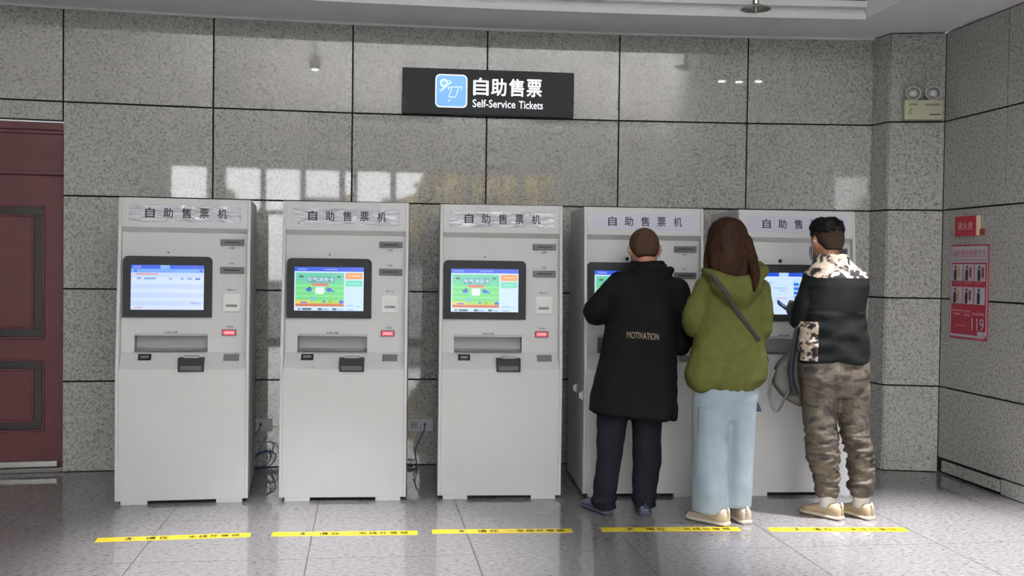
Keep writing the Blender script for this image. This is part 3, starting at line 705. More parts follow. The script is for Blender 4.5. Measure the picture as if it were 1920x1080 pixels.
# sockets with network cables
def socket(x, z, label, plug_dx):
    t = empty('wall_socket', (x, wy(x)-0.005, z)); tag(t, label, 'wall socket', 'wall sockets behind the machines')
    PWH = mat('socket_white', srgb(205, 205, 210), .3)
    for s in (-1, 1):
        p = MB().box(min(0, s*.088)+.001, max(0, s*.088)-.001, -.012, 0.0, -.043, .043).build('plate', PWH, t, .002)
        if s < 0:
            MB().box(-.07, -.018, -.0145, -.01, -.026, .026).build('socket_insert', mat('socket_grey', srgb(175, 175, 180), .4), p, .001)
            MB().box(-.058, -.054, -.015, -.013, -.004, .012).box(-.034, -.030, -.015, -.013, -.004, .012).build('pin_holes', INK, p)
        else:
            MB().box(plug_dx-.009, plug_dx+.009, -.03, -.01, -.002, .014).build('network_plug', mat('plug_blue', srgb(40, 66, 120), .4), p, .001)
    return t
BLUE = mat('cable_blue', srgb(44, 72, 122), .45)
socket(-0.705, .288, 'white double wall socket beside the dense blue cable coil', .012)
socket(0.383, .277, 'white double wall socket with a long hanging blue cable', .030)
yw = wy(-.6)
c = MB().tube(catmull([(-.693, yw-.03, .294), (-.70, yw-.07, .27), (-.735, yw-.09, .22), (-.775, yw-.10, .17), (-.79, yw-.12, .10), (-.77, yw-.14, .03), (-.72, yw-.16, .012)], 8), .0035, 8)
pts = []
for k in range(0, 130):
    a = k/130*2*math.pi*3.2; pts.append((-.675+.075*math.cos(a)+.02*math.sin(a*.31), yw-.14-.05*math.sin(a)*.8-.0004*k, .075+.068*math.sin(a+.5)+.004*math.sin(a*.7)))
c.tube(pts, .003, 8)
tag(c.build('network_cable', BLUE, smooth=True), 'blue network cable coiled on the floor', 'cable')
yw = wy(.4)
tag(MB().tube(catmull([(.413, yw-.03, .283), (.405, yw-.07, .25), (.375, yw-.09, .19), (.345, yw-.10, .12), (.352, yw-.11, .05), (.360, yw-.13, .012), (.345, yw-.17, .006), (.29, yw-.22, .006)], 8), .0038, 8).build('network_cable', BLUE, smooth=True), 'blue network cable hanging straight down from its socket', 'cable')
tag(MB().tube(catmull([(.10, yw-.10, .008), (.2, yw-.08, .008), (.27, yw-.10, .012), (.33, yw-.12, .01)], 8), .006, 8).build('power_cable', mat('cable_black', (.015, .015, .015), .5), smooth=True), 'short black power cable lying behind the machines', 'cable')

# yellow waiting-line tapes
YEL = mat('tape_yellow', srgb(232, 205, 40), .35, var=.05, vscale=14)
def tape(x0, y0, x1, y1, label):
    dx, dy = x1-x0, y1-y0; L = math.hypot(dx, dy)
    t = empty('floor_tape', (x0, y0, 0), math.atan2(dy, dx)); tag(t, label, 'floor tape', 'yellow waiting lines on the floor')
    hw = .042
    MB().box(0, L, -hw, hw, 0.0, .0012).build('strip', YEL, t)
    def put(body, xa, xb, name='character'):
        tv, tf = text_verts(body, .015); z0, hh = (-.002, .006) if body == '一' else (-.026, .052)
        me = bpy.data.meshes.new(name); me.from_pydata([(xa+(xb-xa)*u, z0+hh*v, .0016) for u, v in tv], [], tf); me.update(); link(name, me, INK, t)
    ic = MB()
    z = .0016
    ic.add([(.155+.010*math.cos(2*math.pi*k/10), .019+.008*math.sin(2*math.pi*k/10), z) for k in range(10)], [tuple(range(10))])
    for poly in ([(.147, -.006), (.163, -.006), (.166, .010), (.146, .010)], [(.130, .004), (.146, .002), (.147, .009), (.132, .010)], [(.163, .003), (.180, .004), (.180, .009), (.164, .010)], [(.138, -.026), (.146, -.026), (.155, -.006), (.147, -.006)], [(.163, -.026), (.171, -.026), (.163, -.006), (.155, -.006)]):
        ic.add([(a, b, z) for a, b in poly], [(0, 1, 2, 3)])
    tag(ic.build('walking_figure', INK, t), kind='stuff')
    for q, ch in enumerate('请在'): put(ch, .235+.062*q, .285+.062*q)
    for q, ch in enumerate('一米线外等候'): put(ch, .385+.053*q, .428+.053*q)
TB = 'yellow waiting-line tape on the floor '
tape(-1.313, 5.487, -.569, 5.529, TB+'before the machine with the list page')
tape(-.463, 5.53, .277, 5.50, TB+'before the second machine from the red door')
tape(.353, 5.516, 1.086, 5.477, TB+'before the machine left of the black coat')
tape(1.243, 5.486, 1.986, 5.435, TB+"at the woman's heels")
tape(2.137, 5.411, 2.885, 5.348, TB+'behind the man in camouflage trousers')

# ------------------------------------------------------------------ people
def ell(cx, cy, z, rx, ry, n=36, p=2.3, tilt=0.0):
    out = []
    for k in range(n):
        t = 2*math.pi*k/n; c, s_ = math.cos(t), math.sin(t)
        x = rx*math.copysign(abs(c)**(2/p), c); y = ry*math.copysign(abs(s_)**(2/p), s_)
        out.append((cx+x, cy+y, z+tilt*x))
    return out
def chain(pts, rad, n=8):
    """smooth limb: Catmull points with radii"""
    P = [Vector((*p, r)) if False else p for p, r in zip(pts, rad)]
    q = catmull([Vector(p) for p in pts], n); rr = []
    m = len(q)
    for i in range(m):
        u = i/(m-1)*(len(rad)-1); a = int(min(u, len(rad)-2)); t = u-a; t = t*t*(3-2*t) if False else t
        rr.append(rad[a]*(1-t)+rad[a+1]*t)
    # rounded ends
    d0 = (q[0]-q[1]).normalized(); d1 = (q[-1]-q[-2]).normalized()
    pre = [(q[0]+d0*rr[0]*s, rr[0]*math.sqrt(max(0, 1-s*s))) for s in (.95, .75, .4)]
    post = [(q[-1]+d1*rr[-1]*s, rr[-1]*math.sqrt(max(0, 1-s*s))) for s in (.4, .75, .95)]
    return [p for p, _ in pre]+q+[p for p, _ in post], [r for _, r in pre]+rr+[r for _, r in post]
def fuse(mb, voxel, smooth_it=3, lam=0.5, ymerge=None):
    me = mb.mesh('tmp'); o = bpy.data.objects.new('tmp', me); COL.objects.link(o)
    md = o.modifiers.new('r', 'REMESH'); md.mode = 'VOXEL'; md.voxel_size = voxel; md.adaptivity = 0
    dg = bpy.context.evaluated_depsgraph_get()
    out = bpy.data.meshes.new_from_object(o.evaluated_get(dg))
    bpy.data.objects.remove(o); bpy.data.meshes.remove(me)
    relax(out, smooth_it, lam)
    return out
def relax(me, it, lam=.5):
    nv = len(me.vertices); co = np.empty(nv*3); me.vertices.foreach_get('co', co); co = co.reshape(-1, 3)
    ed = np.empty(len(me.edges)*2, dtype=np.int64); me.edges.foreach_get('vertices', ed); ed = ed.reshape(-1, 2)
    deg = np.bincount(ed.ravel(), minlength=nv).astype(float)[:, None]
    for k in range(it):
        for s_ in (lam, -lam*1.03) if it > 3 else (lam,):
            acc = np.zeros_like(co); np.add.at(acc, ed[:, 0], co[ed[:, 1]]); np.add.at(acc, ed[:, 1], co[ed[:, 0]])
            co = co + s_*(acc/np.maximum(deg, 1)-co)
    me.vertices.foreach_set('co', co.ravel()); me.update()
def folds(me, fn):
    """push cloth along its normals by fn(co)"""
    nv = len(me.vertices); co = np.empty(nv*3); no = np.empty(nv*3)
    me.vertices.foreach_get('co', co); me.vertex_normals.foreach_get('vector', no)
    co = co.reshape(-1, 3); no = no.reshape(-1, 3)
    d = np.array([fn(Vector(c)) for c in co])
    co += no*d[:, None]; me.vertices.foreach_set('co', co.ravel()); me.update()
def fbm(v, s_): return noise.noise(v*s_)
def shade(me):
    me.polygons.foreach_set('use_smooth', [True]*len(me.polygons)); return me
def part(name, me, m, parent): return link(name, shade(me), m, parent)

def head_into(mb, M, s_=1.0, ears=True):
    prof = [(0.0, .022, .028, .062), (.008, .035, .042, .056), (.025, .05, .058, .044), (.05, .061, .076, .026), (.085, .069, .089, .008), (.12, .075, .096, -.002), (.15, .0765, .097, -.006), (.18, .071, .090, -.008), (.203, .057, .073, -.009), (.219, .038, .050, -.009), (.228, .016, .022, -.009)]
    rings = [[M @ (Vector(p)*s_) for p in ell(0, yc, z, rx, ry, 28, 2.1)] for z, rx, ry, yc in prof]
    mb.rings(rings)
    def tb(pts, rad):
        P, Rr = chain([M @ (Vector(p)*s_) for p in pts], [r*s_ for r in rad], 4); mb.tube(P, Rr, 10)
    tb([(0, .088, .125), (0, .105, .095), (0, .112, .08)], [.008, .011, .013])     # nose
    tb([(-.03, .082, .135), (0, .09, .137), (.03, .082, .135)], [.009, .010, .009])  # brow
    tb([(-.018, .098, .045), (0, .104, .045), (.018, .098, .045)], [.006, .007, .006])  # lips
    if ears:
        for sx in (-1, 1):
            tb([(sx*.073, -.004, .085), (sx*.082, -.012, .105), (sx*.084, -.014, .125), (sx*.078, -.008, .138)], [.008, .011, .011, .008])
            tb([(sx*.080, -.02, .13), (sx*.086, -.024, .115), (sx*.080, -.018, .095)], [.005, .006, .005])
def eyes(M, parent, s_=1.0):
    for sx in (-1, 1):
        c = M @ (Vector((sx*.031, .0835, .118))*s_)
        e = MB().ball(c, .0115, 12).build('eye', mat('eye_white', (.7, .68, .65), .2), parent, smooth=True)
        c2 = M @ (Vector((sx*.031, .0925, .118))*s_); MB().ball(c2, .0045, 8).build('iris', mat('iris_dark', (.02, .012, .008), .1), e, smooth=True)
def hand_into(mb, wrist, d, up, curl=.6, side=1, sc=1.0):
    """palm and five fingers; d = pointing direction, up = back-of-hand normal, side = thumb side"""
    d = Vector(d).normalized(); up = (Vector(up)-d*Vector(up).dot(d)).normalized(); sd = d.cross(up)*side
    w = Vector(wrist)
    for o in (-.024, -.008, .008, .024):
        P, Rr = chain([w+sd*o*.6, w+d*.05*sc+sd*o*.9, w+d*.09*sc+sd*o], [.014, .0145, .0125], 4); mb.tube(P, Rr, 10)
    for o, L, k in ((.027, .068, 1.0), (.009, .078, 1.05), (-.009, .072, 1.12), (-.026, .056, 1.2)):
        p = w+d*.09*sc+sd*o; pts = [p-d*.012]; a = 0.15
        for seg in (.42, .32, .26):
            a += curl*k*.75; p = p+(d*math.cos(a)-up*math.sin(a))*L*seg*1.15; pts.append(p)
        P, Rr = chain(pts, [.0098, .0092, .0085, .0075], 4); mb.tube(P, Rr, 8)
    p = w+d*.025+sd*.025
    P, Rr = chain([p, p+d*.025+sd*.018-up*.008, p+d*.052+sd*.020-up*.02, p+d*.072+sd*.012-up*.028], [.013, .0115, .010, .008], 4); mb.tube(P, Rr, 8)
def shoe(parent, loc, rz, col, sole_col, L=.27, name='shoe', lace=True):
    """foot of length L, heel at local y=-.08, toe at y=L-.08"""
    def outline(o, k):
        a = [(0, -.08, 0), (.30, -.07, .031), (.06, -.078, .022)]
        return a
    ys = [-.08, -.072, -.05, -.01, .04, .09, .13, .16, .18, L-.08]
    ws = [.018, .029, .036, .036, .036, .043, .046, .040, .028, .010]
    hs = [.062, .078, .088, .090, .083, .066, .054, .047, .040, .030]
    M = Matrix.Translation(Vector(loc)) @ Matrix.Rotation(rz, 4, 'Z')
    def sec(y, wd, z0, z1, n=16, bulge=0.0):
        out = []
        for k in range(n):
            t = 2*math.pi*k/n; c, s_ = math.cos(t), math.sin(t)
            out.append(M @ Vector(((wd+bulge)*math.copysign(abs(c)**.75, c), y, (z0+z1)/2+(z1-z0)/2*math.copysign(abs(s_)**.75, s_))))
        return out
    sh = part(name, fuse(MB().rings([sec(y, wd, .012, h) for y, wd, h in zip(ys, ws, hs)]), .006, 2), col, parent)
    so = MB().rings([sec(y*1.03, wd, 0.0, .026, bulge=.004) for y, wd in zip(ys, ws)]).build('sole', sole_col, sh, smooth=True)
    if lace:
        lm = MB()
        for k in range(3):
            y = .035+.022*k; h = np.interp(y, ys, hs)
            lm.tube([M @ Vector((-.022, y, h-.006)), M @ Vector((0, y-.004, h+.002)), M @ Vector((.022, y, h-.006))], .003, 6)
            lm.build('lace', sole_col, sh, smooth=True); lm = MB()
        MB().tube([M @ Vector((0, -.083, .045)), M @ Vector((0, -.082, .085)), M @ Vector((0, -.074, .098))], .006, 8).build('heel_tab', sole_col, sh, smooth=True)
    return sh
def bvh_of(me): return BVHTree.FromPolygons([v.co[:] for v in me.vertices], [tuple(p.vertices) for p in me.polygons])
def back_y(bvh, x, z, default=0.0):
    h = bvh.ray_cast(Vector((x, -2, z)), Vector((0, 1, 0)))
    return h[0].y if h[0] is not None else default
def split_mesh(me, pred, planes):
    """cut along planes, return (rest, picked)"""
    outs = []
    for want in (False, True):
        bm = bmesh.new(); bm.from_mesh(me)
        for co, no in planes:
            bmesh.ops.bisect_plane(bm, geom=bm.verts[:]+bm.edges[:]+bm.faces[:], plane_co=co, plane_no=no, dist=1e-6)
        kill = [f for f in bm.faces if pred(f.calc_center_median()) != want]
        bmesh.ops.delete(bm, geom=kill, context='FACES')
        m2 = bpy.data.meshes.new('cut'); bm.to_mesh(m2); bm.free(); outs.append(m2)
    return outs
def ribbon(mb, pts, wdir, wid, th, n=8, smooth=True):
    q = catmull(pts, n) if smooth else [Vector(p) for p in pts]
    rings = []
    for i, p in enumerate(q):
        d = (q[min(i+1, len(q)-1)]-q[max(i-1, 0)]).normalized()
        wv_ = Vector(wdir); wv_ = (wv_-d*wv_.dot(d)).normalized(); nn = d.cross(wv_)
        rings.append([p-wv_*wid/2-nn*th/2, p+wv_*wid/2-nn*th/2, p+wv_*wid/2+nn*th/2, p-wv_*wid/2+nn*th/2])
    mb.rings(rings); return mb
def face_mask(parent, M, s_, straps=True):
    rings = []
    MK = mat('mask_blue', srgb(165, 195, 215), .7)
    for z, k in ((.012, .80), (.03, .97), (.055, 1.06), (.08, 1.06), (.098, 1.0)):
        row_o = []; row_i = []
        for a in range(-70, 71, 14):
            t = R(a); rx = .070*k; ry = .097*k
            row_o.append(M @ (Vector((rx*1.05*math.sin(t), .012+ry*1.14*math.cos(t), z))*s_)); row_i.append(M @ (Vector((rx*1.01*math.sin(t), .012+ry*1.09*math.cos(t), z))*s_))
        rings.append(row_o+row_i[::-1])
    o = MB().rings(rings).build('face_mask', MK, parent, smooth=True)
    st = MB()
    for sx in (-1, 1):
        for z0 in (.035, .09):
            st.tube(catmull([M @ (Vector((sx*.070, .045, z0))*s_), M @ (Vector((sx*.082, .01, (z0+.10)/2+.01))*s_), M @ (Vector((sx*.091, -.018, .115))*s_), M @ (Vector((sx*.082, -.03, .108))*s_)], 5), .0022, 6)
    st.build('ear_loops', mat('mask_loop', (.72, .74, .74), .7), o, smooth=True)
def body_mesh(P):
    """one continuous figure: legs, trunk, neck, head, arms and hands"""
    mb = MB()
    for leg in P['legs']:
        q, r = chain(leg[0], leg[1], 6); mb.tube(q, r, 14)
    mb.rings([ell(*r) for r in P['trunk']])
    q, r = chain(P['neck'], [.055, .052, .055], 5); mb.tube(q, r, 16)
    head_into(mb, P['head'], P.get('hs', 1.0))
    for pts, rad, hand in P['arms']:
        q, r = chain(pts, rad, 6); mb.tube(q, r, 14)
        hand_into(mb, pts[-1], *hand)
    return fuse(mb, .0065, 2)
def skin_mat(name, base, scalp=None, M=None): return mat(name, base, .5, var=.06, vscale=25)
SKIN = mat('skin', srgb(172, 122, 96), .5, var=.06, vscale=25)

def cloth(name, col, rough=.85, var=.10, vscale=14, bscale=350, bump=.15): return mat(name, col, rough, var=var, vscale=vscale, bump=bump, bscale=bscale, spec=.08)

def foot_shape(mb, x, y, rz):
    M = Matrix.Translation((x, y, 0)) @ Matrix.Rotation(rz, 4, 'Z')
    q, r = chain([M @ Vector((0, -.04, .045)), M @ Vector((0, .04, .045)), M @ Vector((0, .13, .032))], [.03, .03, .022], 4); mb.tube(q, r, 10)

# --- man in the long black coat
def man_black():
    t = empty('person', (1.455, 5.84, 0), R(-6)); tag(t, 'man in long black coat and dark trousers, cropped hair, at a machine', 'person', )
    HM = Matrix.Translation((.124, .135, 1.375)) @ Matrix.Rotation(R(-4), 4, 'Y') @ Matrix.Rotation(R(-20), 4, 'X') @ Matrix.Translation((0, -.01, -.01))
    armL = [(-.045, .02, 1.28), (-.165, .08, 1.13), (-.07, .22, 1.14)]
    armR = [(.275, .02, 1.26), (.316, .05, .965), (.235, .22, .985)]
    P = dict(head=HM, hs=1.07, neck=[(.105, .06, 1.28), (.115, .095, 1.37), (.12, .12, 1.42)],
             trunk=[(.02, 0, .60, .14, .10), (.03, 0, .75, .145, .10), (.06, .01, .95, .14, .095), (.09, .03, 1.15, .15, .095), (.10, .04, 1.27, .13, .08), (.11, .05, 1.32, .08, .06)],
             legs=[([(-.06, 0, .66), (-.09, .01, .38), (-.115, .0, .08)], [.07, .05, .038]), ([(.11, 0, .66), (.125, .01, .38), (.112, .0, .08)], [.07, .05, .038])],
             arms=[([Vector(p) for p in armL], [.045, .036, .026], ((.2, .9, .12), (-.3, 0, 1), .6, 1)), ([Vector(p) for p in armR], [.045, .036, .026], ((-.4, .9, .1), (.2, 0, 1), .6, -1))])
    bd = part('body', body_mesh(P), SKIN, t)
    eyes(HM, t, 1.07); face_mask(t, HM, 1.07)
    # cropped hair: close cap over the skull
    STUB = mat('stubble', srgb(68, 50, 38), .8, spec=.1, var=.2, vscale=60)
    prof = [(.058, .050, .030, -.062), (.08, .064, .048, -.052), (.10, .073, .062, -.042), (.125, .079, .075, -.03), (.15, .081, .096, -.011), (.18, .0755, .095, -.010), (.204, .061, .078, -.011), (.221, .041, .054, -.011), (.232, .017, .024, -.011)]
    part('hair', fuse(MB().rings([[HM @ (Vector(p)*1.07) for p in ell(0, yc, z, rx, ry, 30, 2.1)] for z, rx, ry, yc in prof]), .006, 2), STUB, t)
    # coat
    BK = cloth('coat_black', (.0065, .0065, .0072), .8, .2)
    mb = MB()
    ring = [(.04, -.0, .555, .250, .175), (.04, .0, .60, .250, .175), (.05, .0, .75, .232, .160), (.063, .005, .90, .216, .150), (.082, .015, 1.05, .203, .142), (.090, .025, 1.18, .200, .138), (.085, .035, 1.27, .197, .128), (.085, .045, 1.315, .184, .115), (.10, .06, 1.355, .145, .100), (.116, .075, 1.39, .106, .09), (.122, .085, 1.425, .094, .084)]
    mb.rings([ell(cx, cy, z, rx, ry, 40, 2.4, tilt=(-.09 if z < .58 else 0)) for cx, cy, z, rx, ry in ring])
    for pts, rad in ((armL, [.082, .078, .052]), (armR, [.078, .068, .05])):
        q, r = chain([Vector(p) for p in pts], rad, 8); mb.tube(q, r, 18)
    q, r = chain([(.03, -.005, 1.375), (.13, -.045, 1.34), (.235, -.005, 1.37)], [.03, .04, .03], 6); mb.tube(q, r, 12)   # folded hood / collar roll
    cm = fuse(mb, .010, 3)
    def wr(c):
        d = .008*fbm(c, 5) + .008*fbm(Vector((c.x*2, c.y*2, c.z*.6)), 6)
        if c.x < -.05 and c.z > 1.0 or c.x > .24: d += .007*fbm(Vector((c.x, c.y, c.z*2.5)), 9)
        if c.z < .9: d += .006*math.sin((c.x+.3*fbm(c, 3))*42)*min(1, (.9-c.z)*3)*.6
        return d
    folds(cm, wr)
    coat = part('coat', cm, BK, t)
    bv = bvh_of(cm)
    tv, tf = text_verts('MOTIVATION', 0.0)
    tx = MB().add([(lambda x, z: (x, back_y(bv, x, z, -.15)-.004, z))(-.018+.176*u, .998+.036*v-.010*u) for u, v in tv], tf)
    me = bpy.data.meshes.new('coat_lettering'); me.from_pydata(tx.v, [], tx.f); me.update(); tag(link('coat_lettering', me, mat('thread_beige', srgb(150, 138, 112), .8), coat), kind='stuff')
    # back yoke seam and side seams
    sm = MB()
    # trousers
    NV = cloth('trouser_navy', (.012, .013, .019), .85, .2)
    mb = MB()
    for pts, rad in (([(-.06, 0, .70), (-.075, 0, .55), (-.09, .01, .30), (-.112, .0, .13), (-.118, .0, .035)], [.088, .09, .071, .066, .072]), ([(.115, 0, .70), (.118, 0, .55), (.125, .01, .30), (.112, 0, .13), (.115, .0, .035)], [.088, .088, .080, .070, .068])):
        q, r = chain([Vector(p) for p in pts], rad, 8); q = q[3:-3]; r = r[3:-3]; mb.tube(q, r, 22)
    tm = fuse(mb, .009, 3)
    folds(tm, lambda c: .006*fbm(Vector((c.x, c.y, c.z*2)), 7) + (.008*math.sin(c.z*95+4*fbm(c, 6))*max(0, 1-c.z/.16)))
    part('trousers', tm, NV, t)
    SB = mat('shoe_slate', srgb(84, 90, 112), .6); SS = mat('sole_slate', srgb(60, 64, 84), .6)
    shoe(t, (-.125, .02, 0), R(24), SB, SS); shoe(t, (.115, .02, 0), R(-4), SB, SS)
man_black()

# --- woman in the green hooded jacket
def woman_green():
    t = empty('person', (1.935, 5.585, 0), R(-6)); tag(t, 'woman with long brown hair, olive green hooded jacket and pale jeans', 'person')
    HM = Matrix.Translation((.012, .06, 1.432)) @ Matrix.Rotation(R(-14), 4, 'X')
    armL = [(-.100, .01, 1.27), (-.160, .04, 1.085), (-.045, .27, 1.06)]
    armR = [(.180, .01, 1.27), (.200, .03, 1.06), (.13, .28, 1.06)]
    P = dict(head=HM, hs=.97, neck=[(.035, .02, 1.32), (.025, .04, 1.40), (.015, .06, 1.46)],
             trunk=[(.02, 0, .70, .14, .10), (.02, 0, .80, .145, .10), (.025, .0, .95, .115, .085), (.035, .01, 1.15, .135, .09), (.04, .015, 1.27, .12, .075), (.04, .02, 1.33, .07, .055)],
             legs=[([(-.05, 0, .74), (-.06, .01, .42), (-.06, .0, .08)], [.072, .048, .034]), ([(.12, 0, .74), (.118, .03, .42), (.112, .03, .08)], [.07, .046, .034])],
             arms=[([Vector(p) for p in armL], [.04, .032, .023], ((.3, .9, .15), (-.2, 0, 1), .7, 1)), ([Vector(p) for p in armR], [.04, .032, .023], ((-.3, .9, .15), (.2, 0, 1), .7, -1))])
    part('body', body_mesh(P), SKIN, t)
    eyes(HM, t, .97); face_mask(t, HM, .97)
    # hair
    hm = bpy.data.materials.new('hair_brown'); nt, n, l, b = nodes_of(hm)
    tc = n.new('ShaderNodeTexCoord'); mp = n.new('ShaderNodeMapping'); mp.inputs['Scale'].default_value = (90, 90, 5); nz = n.new('ShaderNodeTexNoise'); nz.inputs['Scale'].default_value = 1.0; nz.inputs['Detail'].default_value = 3
    l.new(tc.outputs['Object'], mp.inputs['Vector']); l.new(mp.outputs['Vector'], nz.inputs['Vector'])
    rp = n.new('ShaderNodeValToRGB'); rp.color_ramp.elements[0].position = .3; rp.color_ramp.elements[1].position = .72
    rp.color_ramp.elements[0].color = (*srgb(20, 14, 11), 1); rp.color_ramp.elements[1].color = (*srgb(62, 38, 26), 1)
    l.new(nz.outputs['Fac'], rp.inputs['Fac']); l.new(rp.outputs['Color'], b.inputs['Base Color']); b.inputs['Roughness'].default_value = .62; b.inputs['Specular IOR Level'].default_value = .08
    mb = MB()
    pr = [(1.665, .012, .014, -.01, .04), (1.655, .05, .058, -.005, .042), (1.635, .078, .088, .0, .042), (1.60, .098, .106, .0, .043), (1.55, .109, .112, -.002, .044), (1.50, .112, .105, -.02, .044), (1.45, .113, .088, -.045, .046), (1.40, .114, .075, -.06, .048), (1.34, .105, .060, -.07, .052), (1.29, .07, .035, -.075, .055)]
    mb.rings([ell(cx-.034, cy, z, rx*1.03, ry, 32, 2.2) for z, rx, ry, cy, cx in pr[::-1]])
    for pts, rad in (([(.125, -.05, 1.54), (.142, -.12, 1.43), (.148, -.178, 1.36), (.145, -.20, 1.32), (.138, -.20, 1.27)], [.034, .032, .028, .02, .008]), ([(-.055, .0, 1.52), (-.072, .0, 1.43), (-.078, -.01, 1.36)], [.026, .024, .012]), ([(.10, -.08, 1.45), (.115, -.115, 1.36), (.12, -.13, 1.30)], [.028, .024, .008])):
        q, r = chain([Vector(p)-Vector((.03, 0, 0)) for p in pts], rad, 8); mb.tube(q, r, 12)
    m = fuse(mb, .007, 3); folds(m, lambda c: .004*fbm(Vector((c.x*6, c.y*6, c.z*.8)), 9) + .003*fbm(Vector((c.x*3, c.y*3, c.z)), 5))
    part('hair', m, hm, t)
    # jacket
    GN = cloth('jacket_olive', srgb(86, 88, 46), .85, .10, 20)
    mb = MB()
    ring = [(.03, 0, .728, .165, .12), (.03, 0, .745, .185, .135), (.033, 0, .79, .212, .150), (.037, 0, .85, .208, .150), (.045, 0, .95, .188, .140), (.058, 0, 1.05, .172, .132), (.060, .005, 1.16, .172, .130), (.063, .008, 1.24, .176, .122), (.066, .01, 1.29, .165, .110), (.068, .012, 1.33, .135, .095), (.065, .015, 1.37, .10, .08)]
    mb.rings([ell(cx-.024, cy, z, rx*1.03, ry, 40, 2.3) for cx, cy, z, rx, ry in ring])
    for pts, rad in ((armL, [.074, .066, .05]), (armR, [.074, .064, .05])):
        q, r = chain([Vector(p) for p in pts], rad, 8); mb.tube(q, r, 18)
    # hood: collar roll plus sagging pouch on the back
    hood = [(-.085, .02, 1.37), (-.06, -.08, 1.35), (.03, -.135, 1.31), (.12, -.14, 1.315), (.20, -.08, 1.37), (.212, .02, 1.41)]
    hood = [(a-.024, b_, c_) for a, b_, c_ in hood]
    q, r = chain([Vector(p) for p in hood], [.022, .036, .045, .045, .036, .022], 8); mb.tube(q, r, 14)
    q, r = chain([Vector((-.054, -.105, 1.30)), Vector((.036, -.145, 1.26)), Vector((.136, -.115, 1.30))], [.05, .062, .05], 8); mb.tube(q, r, 14)
    q, r = chain([Vector((-.014, -.10, 1.22)), Vector((.056, -.125, 1.215)), Vector((.116, -.10, 1.235))], [.03, .04, .03], 8); mb.tube(q, r, 14)
    jm = fuse(mb, .010, 4)
    def wr(c):
        d = .006*fbm(c, 5)
        d += .016*fbm(Vector((c.x*3.2+c.z*.6, c.y*1.5, c.z*.7)), 4)*(1 if c.z < 1.15 else .4)
        if c.z < .86: d += .0025*math.sin((c.x+.25*fbm(c, 4))*60)*min(1, (.86-c.z)*8)
        d += .009*fbm(Vector((c.x, c.y, c.z*3)), 7)*(1 if abs(c.x-.03) > .14 else .3)
        return d
    folds(jm, wr)
    part('jacket', jm, GN, t)
    # jeans
    JN = cloth('denim_pale', srgb(152, 166, 177), .85, .10, 9, bump=.2)
    mb = MB()
    mb.rings([ell(.015, 0, z, rx, ry, 36, 2.3) for z, rx, ry in ((.56, .10, .07), (.62, .150, .10), (.68, .172, .118), (.74, .175, .12), (.82, .165, .12))])
    for pts, rad in (([(-.066, 0, .72), (-.068, 0, .60), (-.068, .0, .35), (-.068, .0, .15), (-.068, .0, .058)], [.098, .100, .098, .096, .095]), ([(.100, 0, .72), (.103, .01, .60), (.104, .03, .35), (.100, .03, .15), (.098, .03, .075)], [.086, .082, .078, .074, .072])):
        q, r = chain([Vector(p) for p in pts], rad, 8); q = q[3:-3]; r = r[3:-3]; mb.tube(q, r, 26)
    tm = fuse(mb, .009, 3); relax(tm, 3)
    folds(tm, lambda c: .008*fbm(Vector((c.x*2.5, c.y*2.5, c.z*.6)), 6) + .003*fbm(c, 12))
    jo = part('jeans', tm, JN, t)
    bv = bvh_of(tm)
    # cargo pocket on the left thigh
    def pocket(z0, z1, name, off):
        g = MB(); NX, NZ = 6, 6; V = []
        for o in (off, -.01):
            for i in range(NX+1):
                for k in range(NZ+1):
                    x = -.150+.062*i/NX; z = z0+(z1-z0)*k/NZ; V.append((x, back_y(bv, x, z, -.03)-o, z))
        F = []; S = (NX+1)*(NZ+1); I = lambda i, k, s_=0: s_*S+i*(NZ+1)+k
        for i in range(NX):
            for k in range(NZ):
                F += [(I(i, k), I(i+1, k), I(i+1, k+1), I(i, k+1)), (I(i, k, 1), I(i, k+1, 1), I(i+1, k+1, 1), I(i+1, k, 1))]
        for i in range(NX): F += [(I(i, 0), I(i, 0, 1), I(i+1, 0, 1), I(i+1, 0)), (I(i, NZ), I(i+1, NZ), I(i+1, NZ, 1), I(i, NZ, 1))]
        for k in range(NZ): F += [(I(0, k), I(0, k+1), I(0, k+1, 1), I(0, k, 1)), (I(NX, k), I(NX, k, 1), I(NX, k+1, 1), I(NX, k+1))]
        g.add(V, F); return g.build(name, JN, jo)
    pocket(.465, .61, 'cargo_pocket', .016); pocket(.582, .64, 'pocket_flap', .027)
    SB = mat('shoe_cream', srgb(196, 180, 164), .6); SS = mat('sole_cream', srgb(214, 203, 190), .6)
    shoe(t, (-.035, -.03, 0), R(42), SB, SS, .25); shoe(t, (.115, .03, 0), R(12), SB, SS, .25)
    # crossbody bag: strap over the back, pouch at the front
    g = empty('crossbody_bag', t.location, R(-6)); tag(g, 'dark crossbody bag whose strap crosses the olive green jacket', 'bag')
    bv = bvh_of(jm)
    pts = []
    for k in range(15):
        u = k/14; x = -.105+.265*u; z = 1.352-.345*u-.01*math.sin(u*3.1); pts.append((x, min(back_y(bv, x, z, -.06), -.0)-.006, z))
    pts = [(-.110, .06, 1.36)]+pts+[(.205, .04, .96), (.205, .14, .84), (.20, .17, .77)]
    rb = MB(); ribbon(rb, pts, (.8, 0, .62), .024, .004, 3); rb.build('strap', mat('strap_dark', (.028, .028, .03), .7), g, smooth=True)
    rb = MB(); ribbon(rb, [(-.110, .06, 1.36), (-.07, .14, 1.25), (.06, .17, 1.0), (.17, .19, .77)], (.8, 0, .62), .024, .004, 5); rb.build('strap', MATS['strap_dark'], g, smooth=True)
    pb = MB().prism_y([(.06, .587), (.258, .587), (.205, .70), (.20, .76), (.06, .76)], .155, .205).build('pouch', mat('pouch_navy', srgb(42, 48, 78), .6), g, .008)
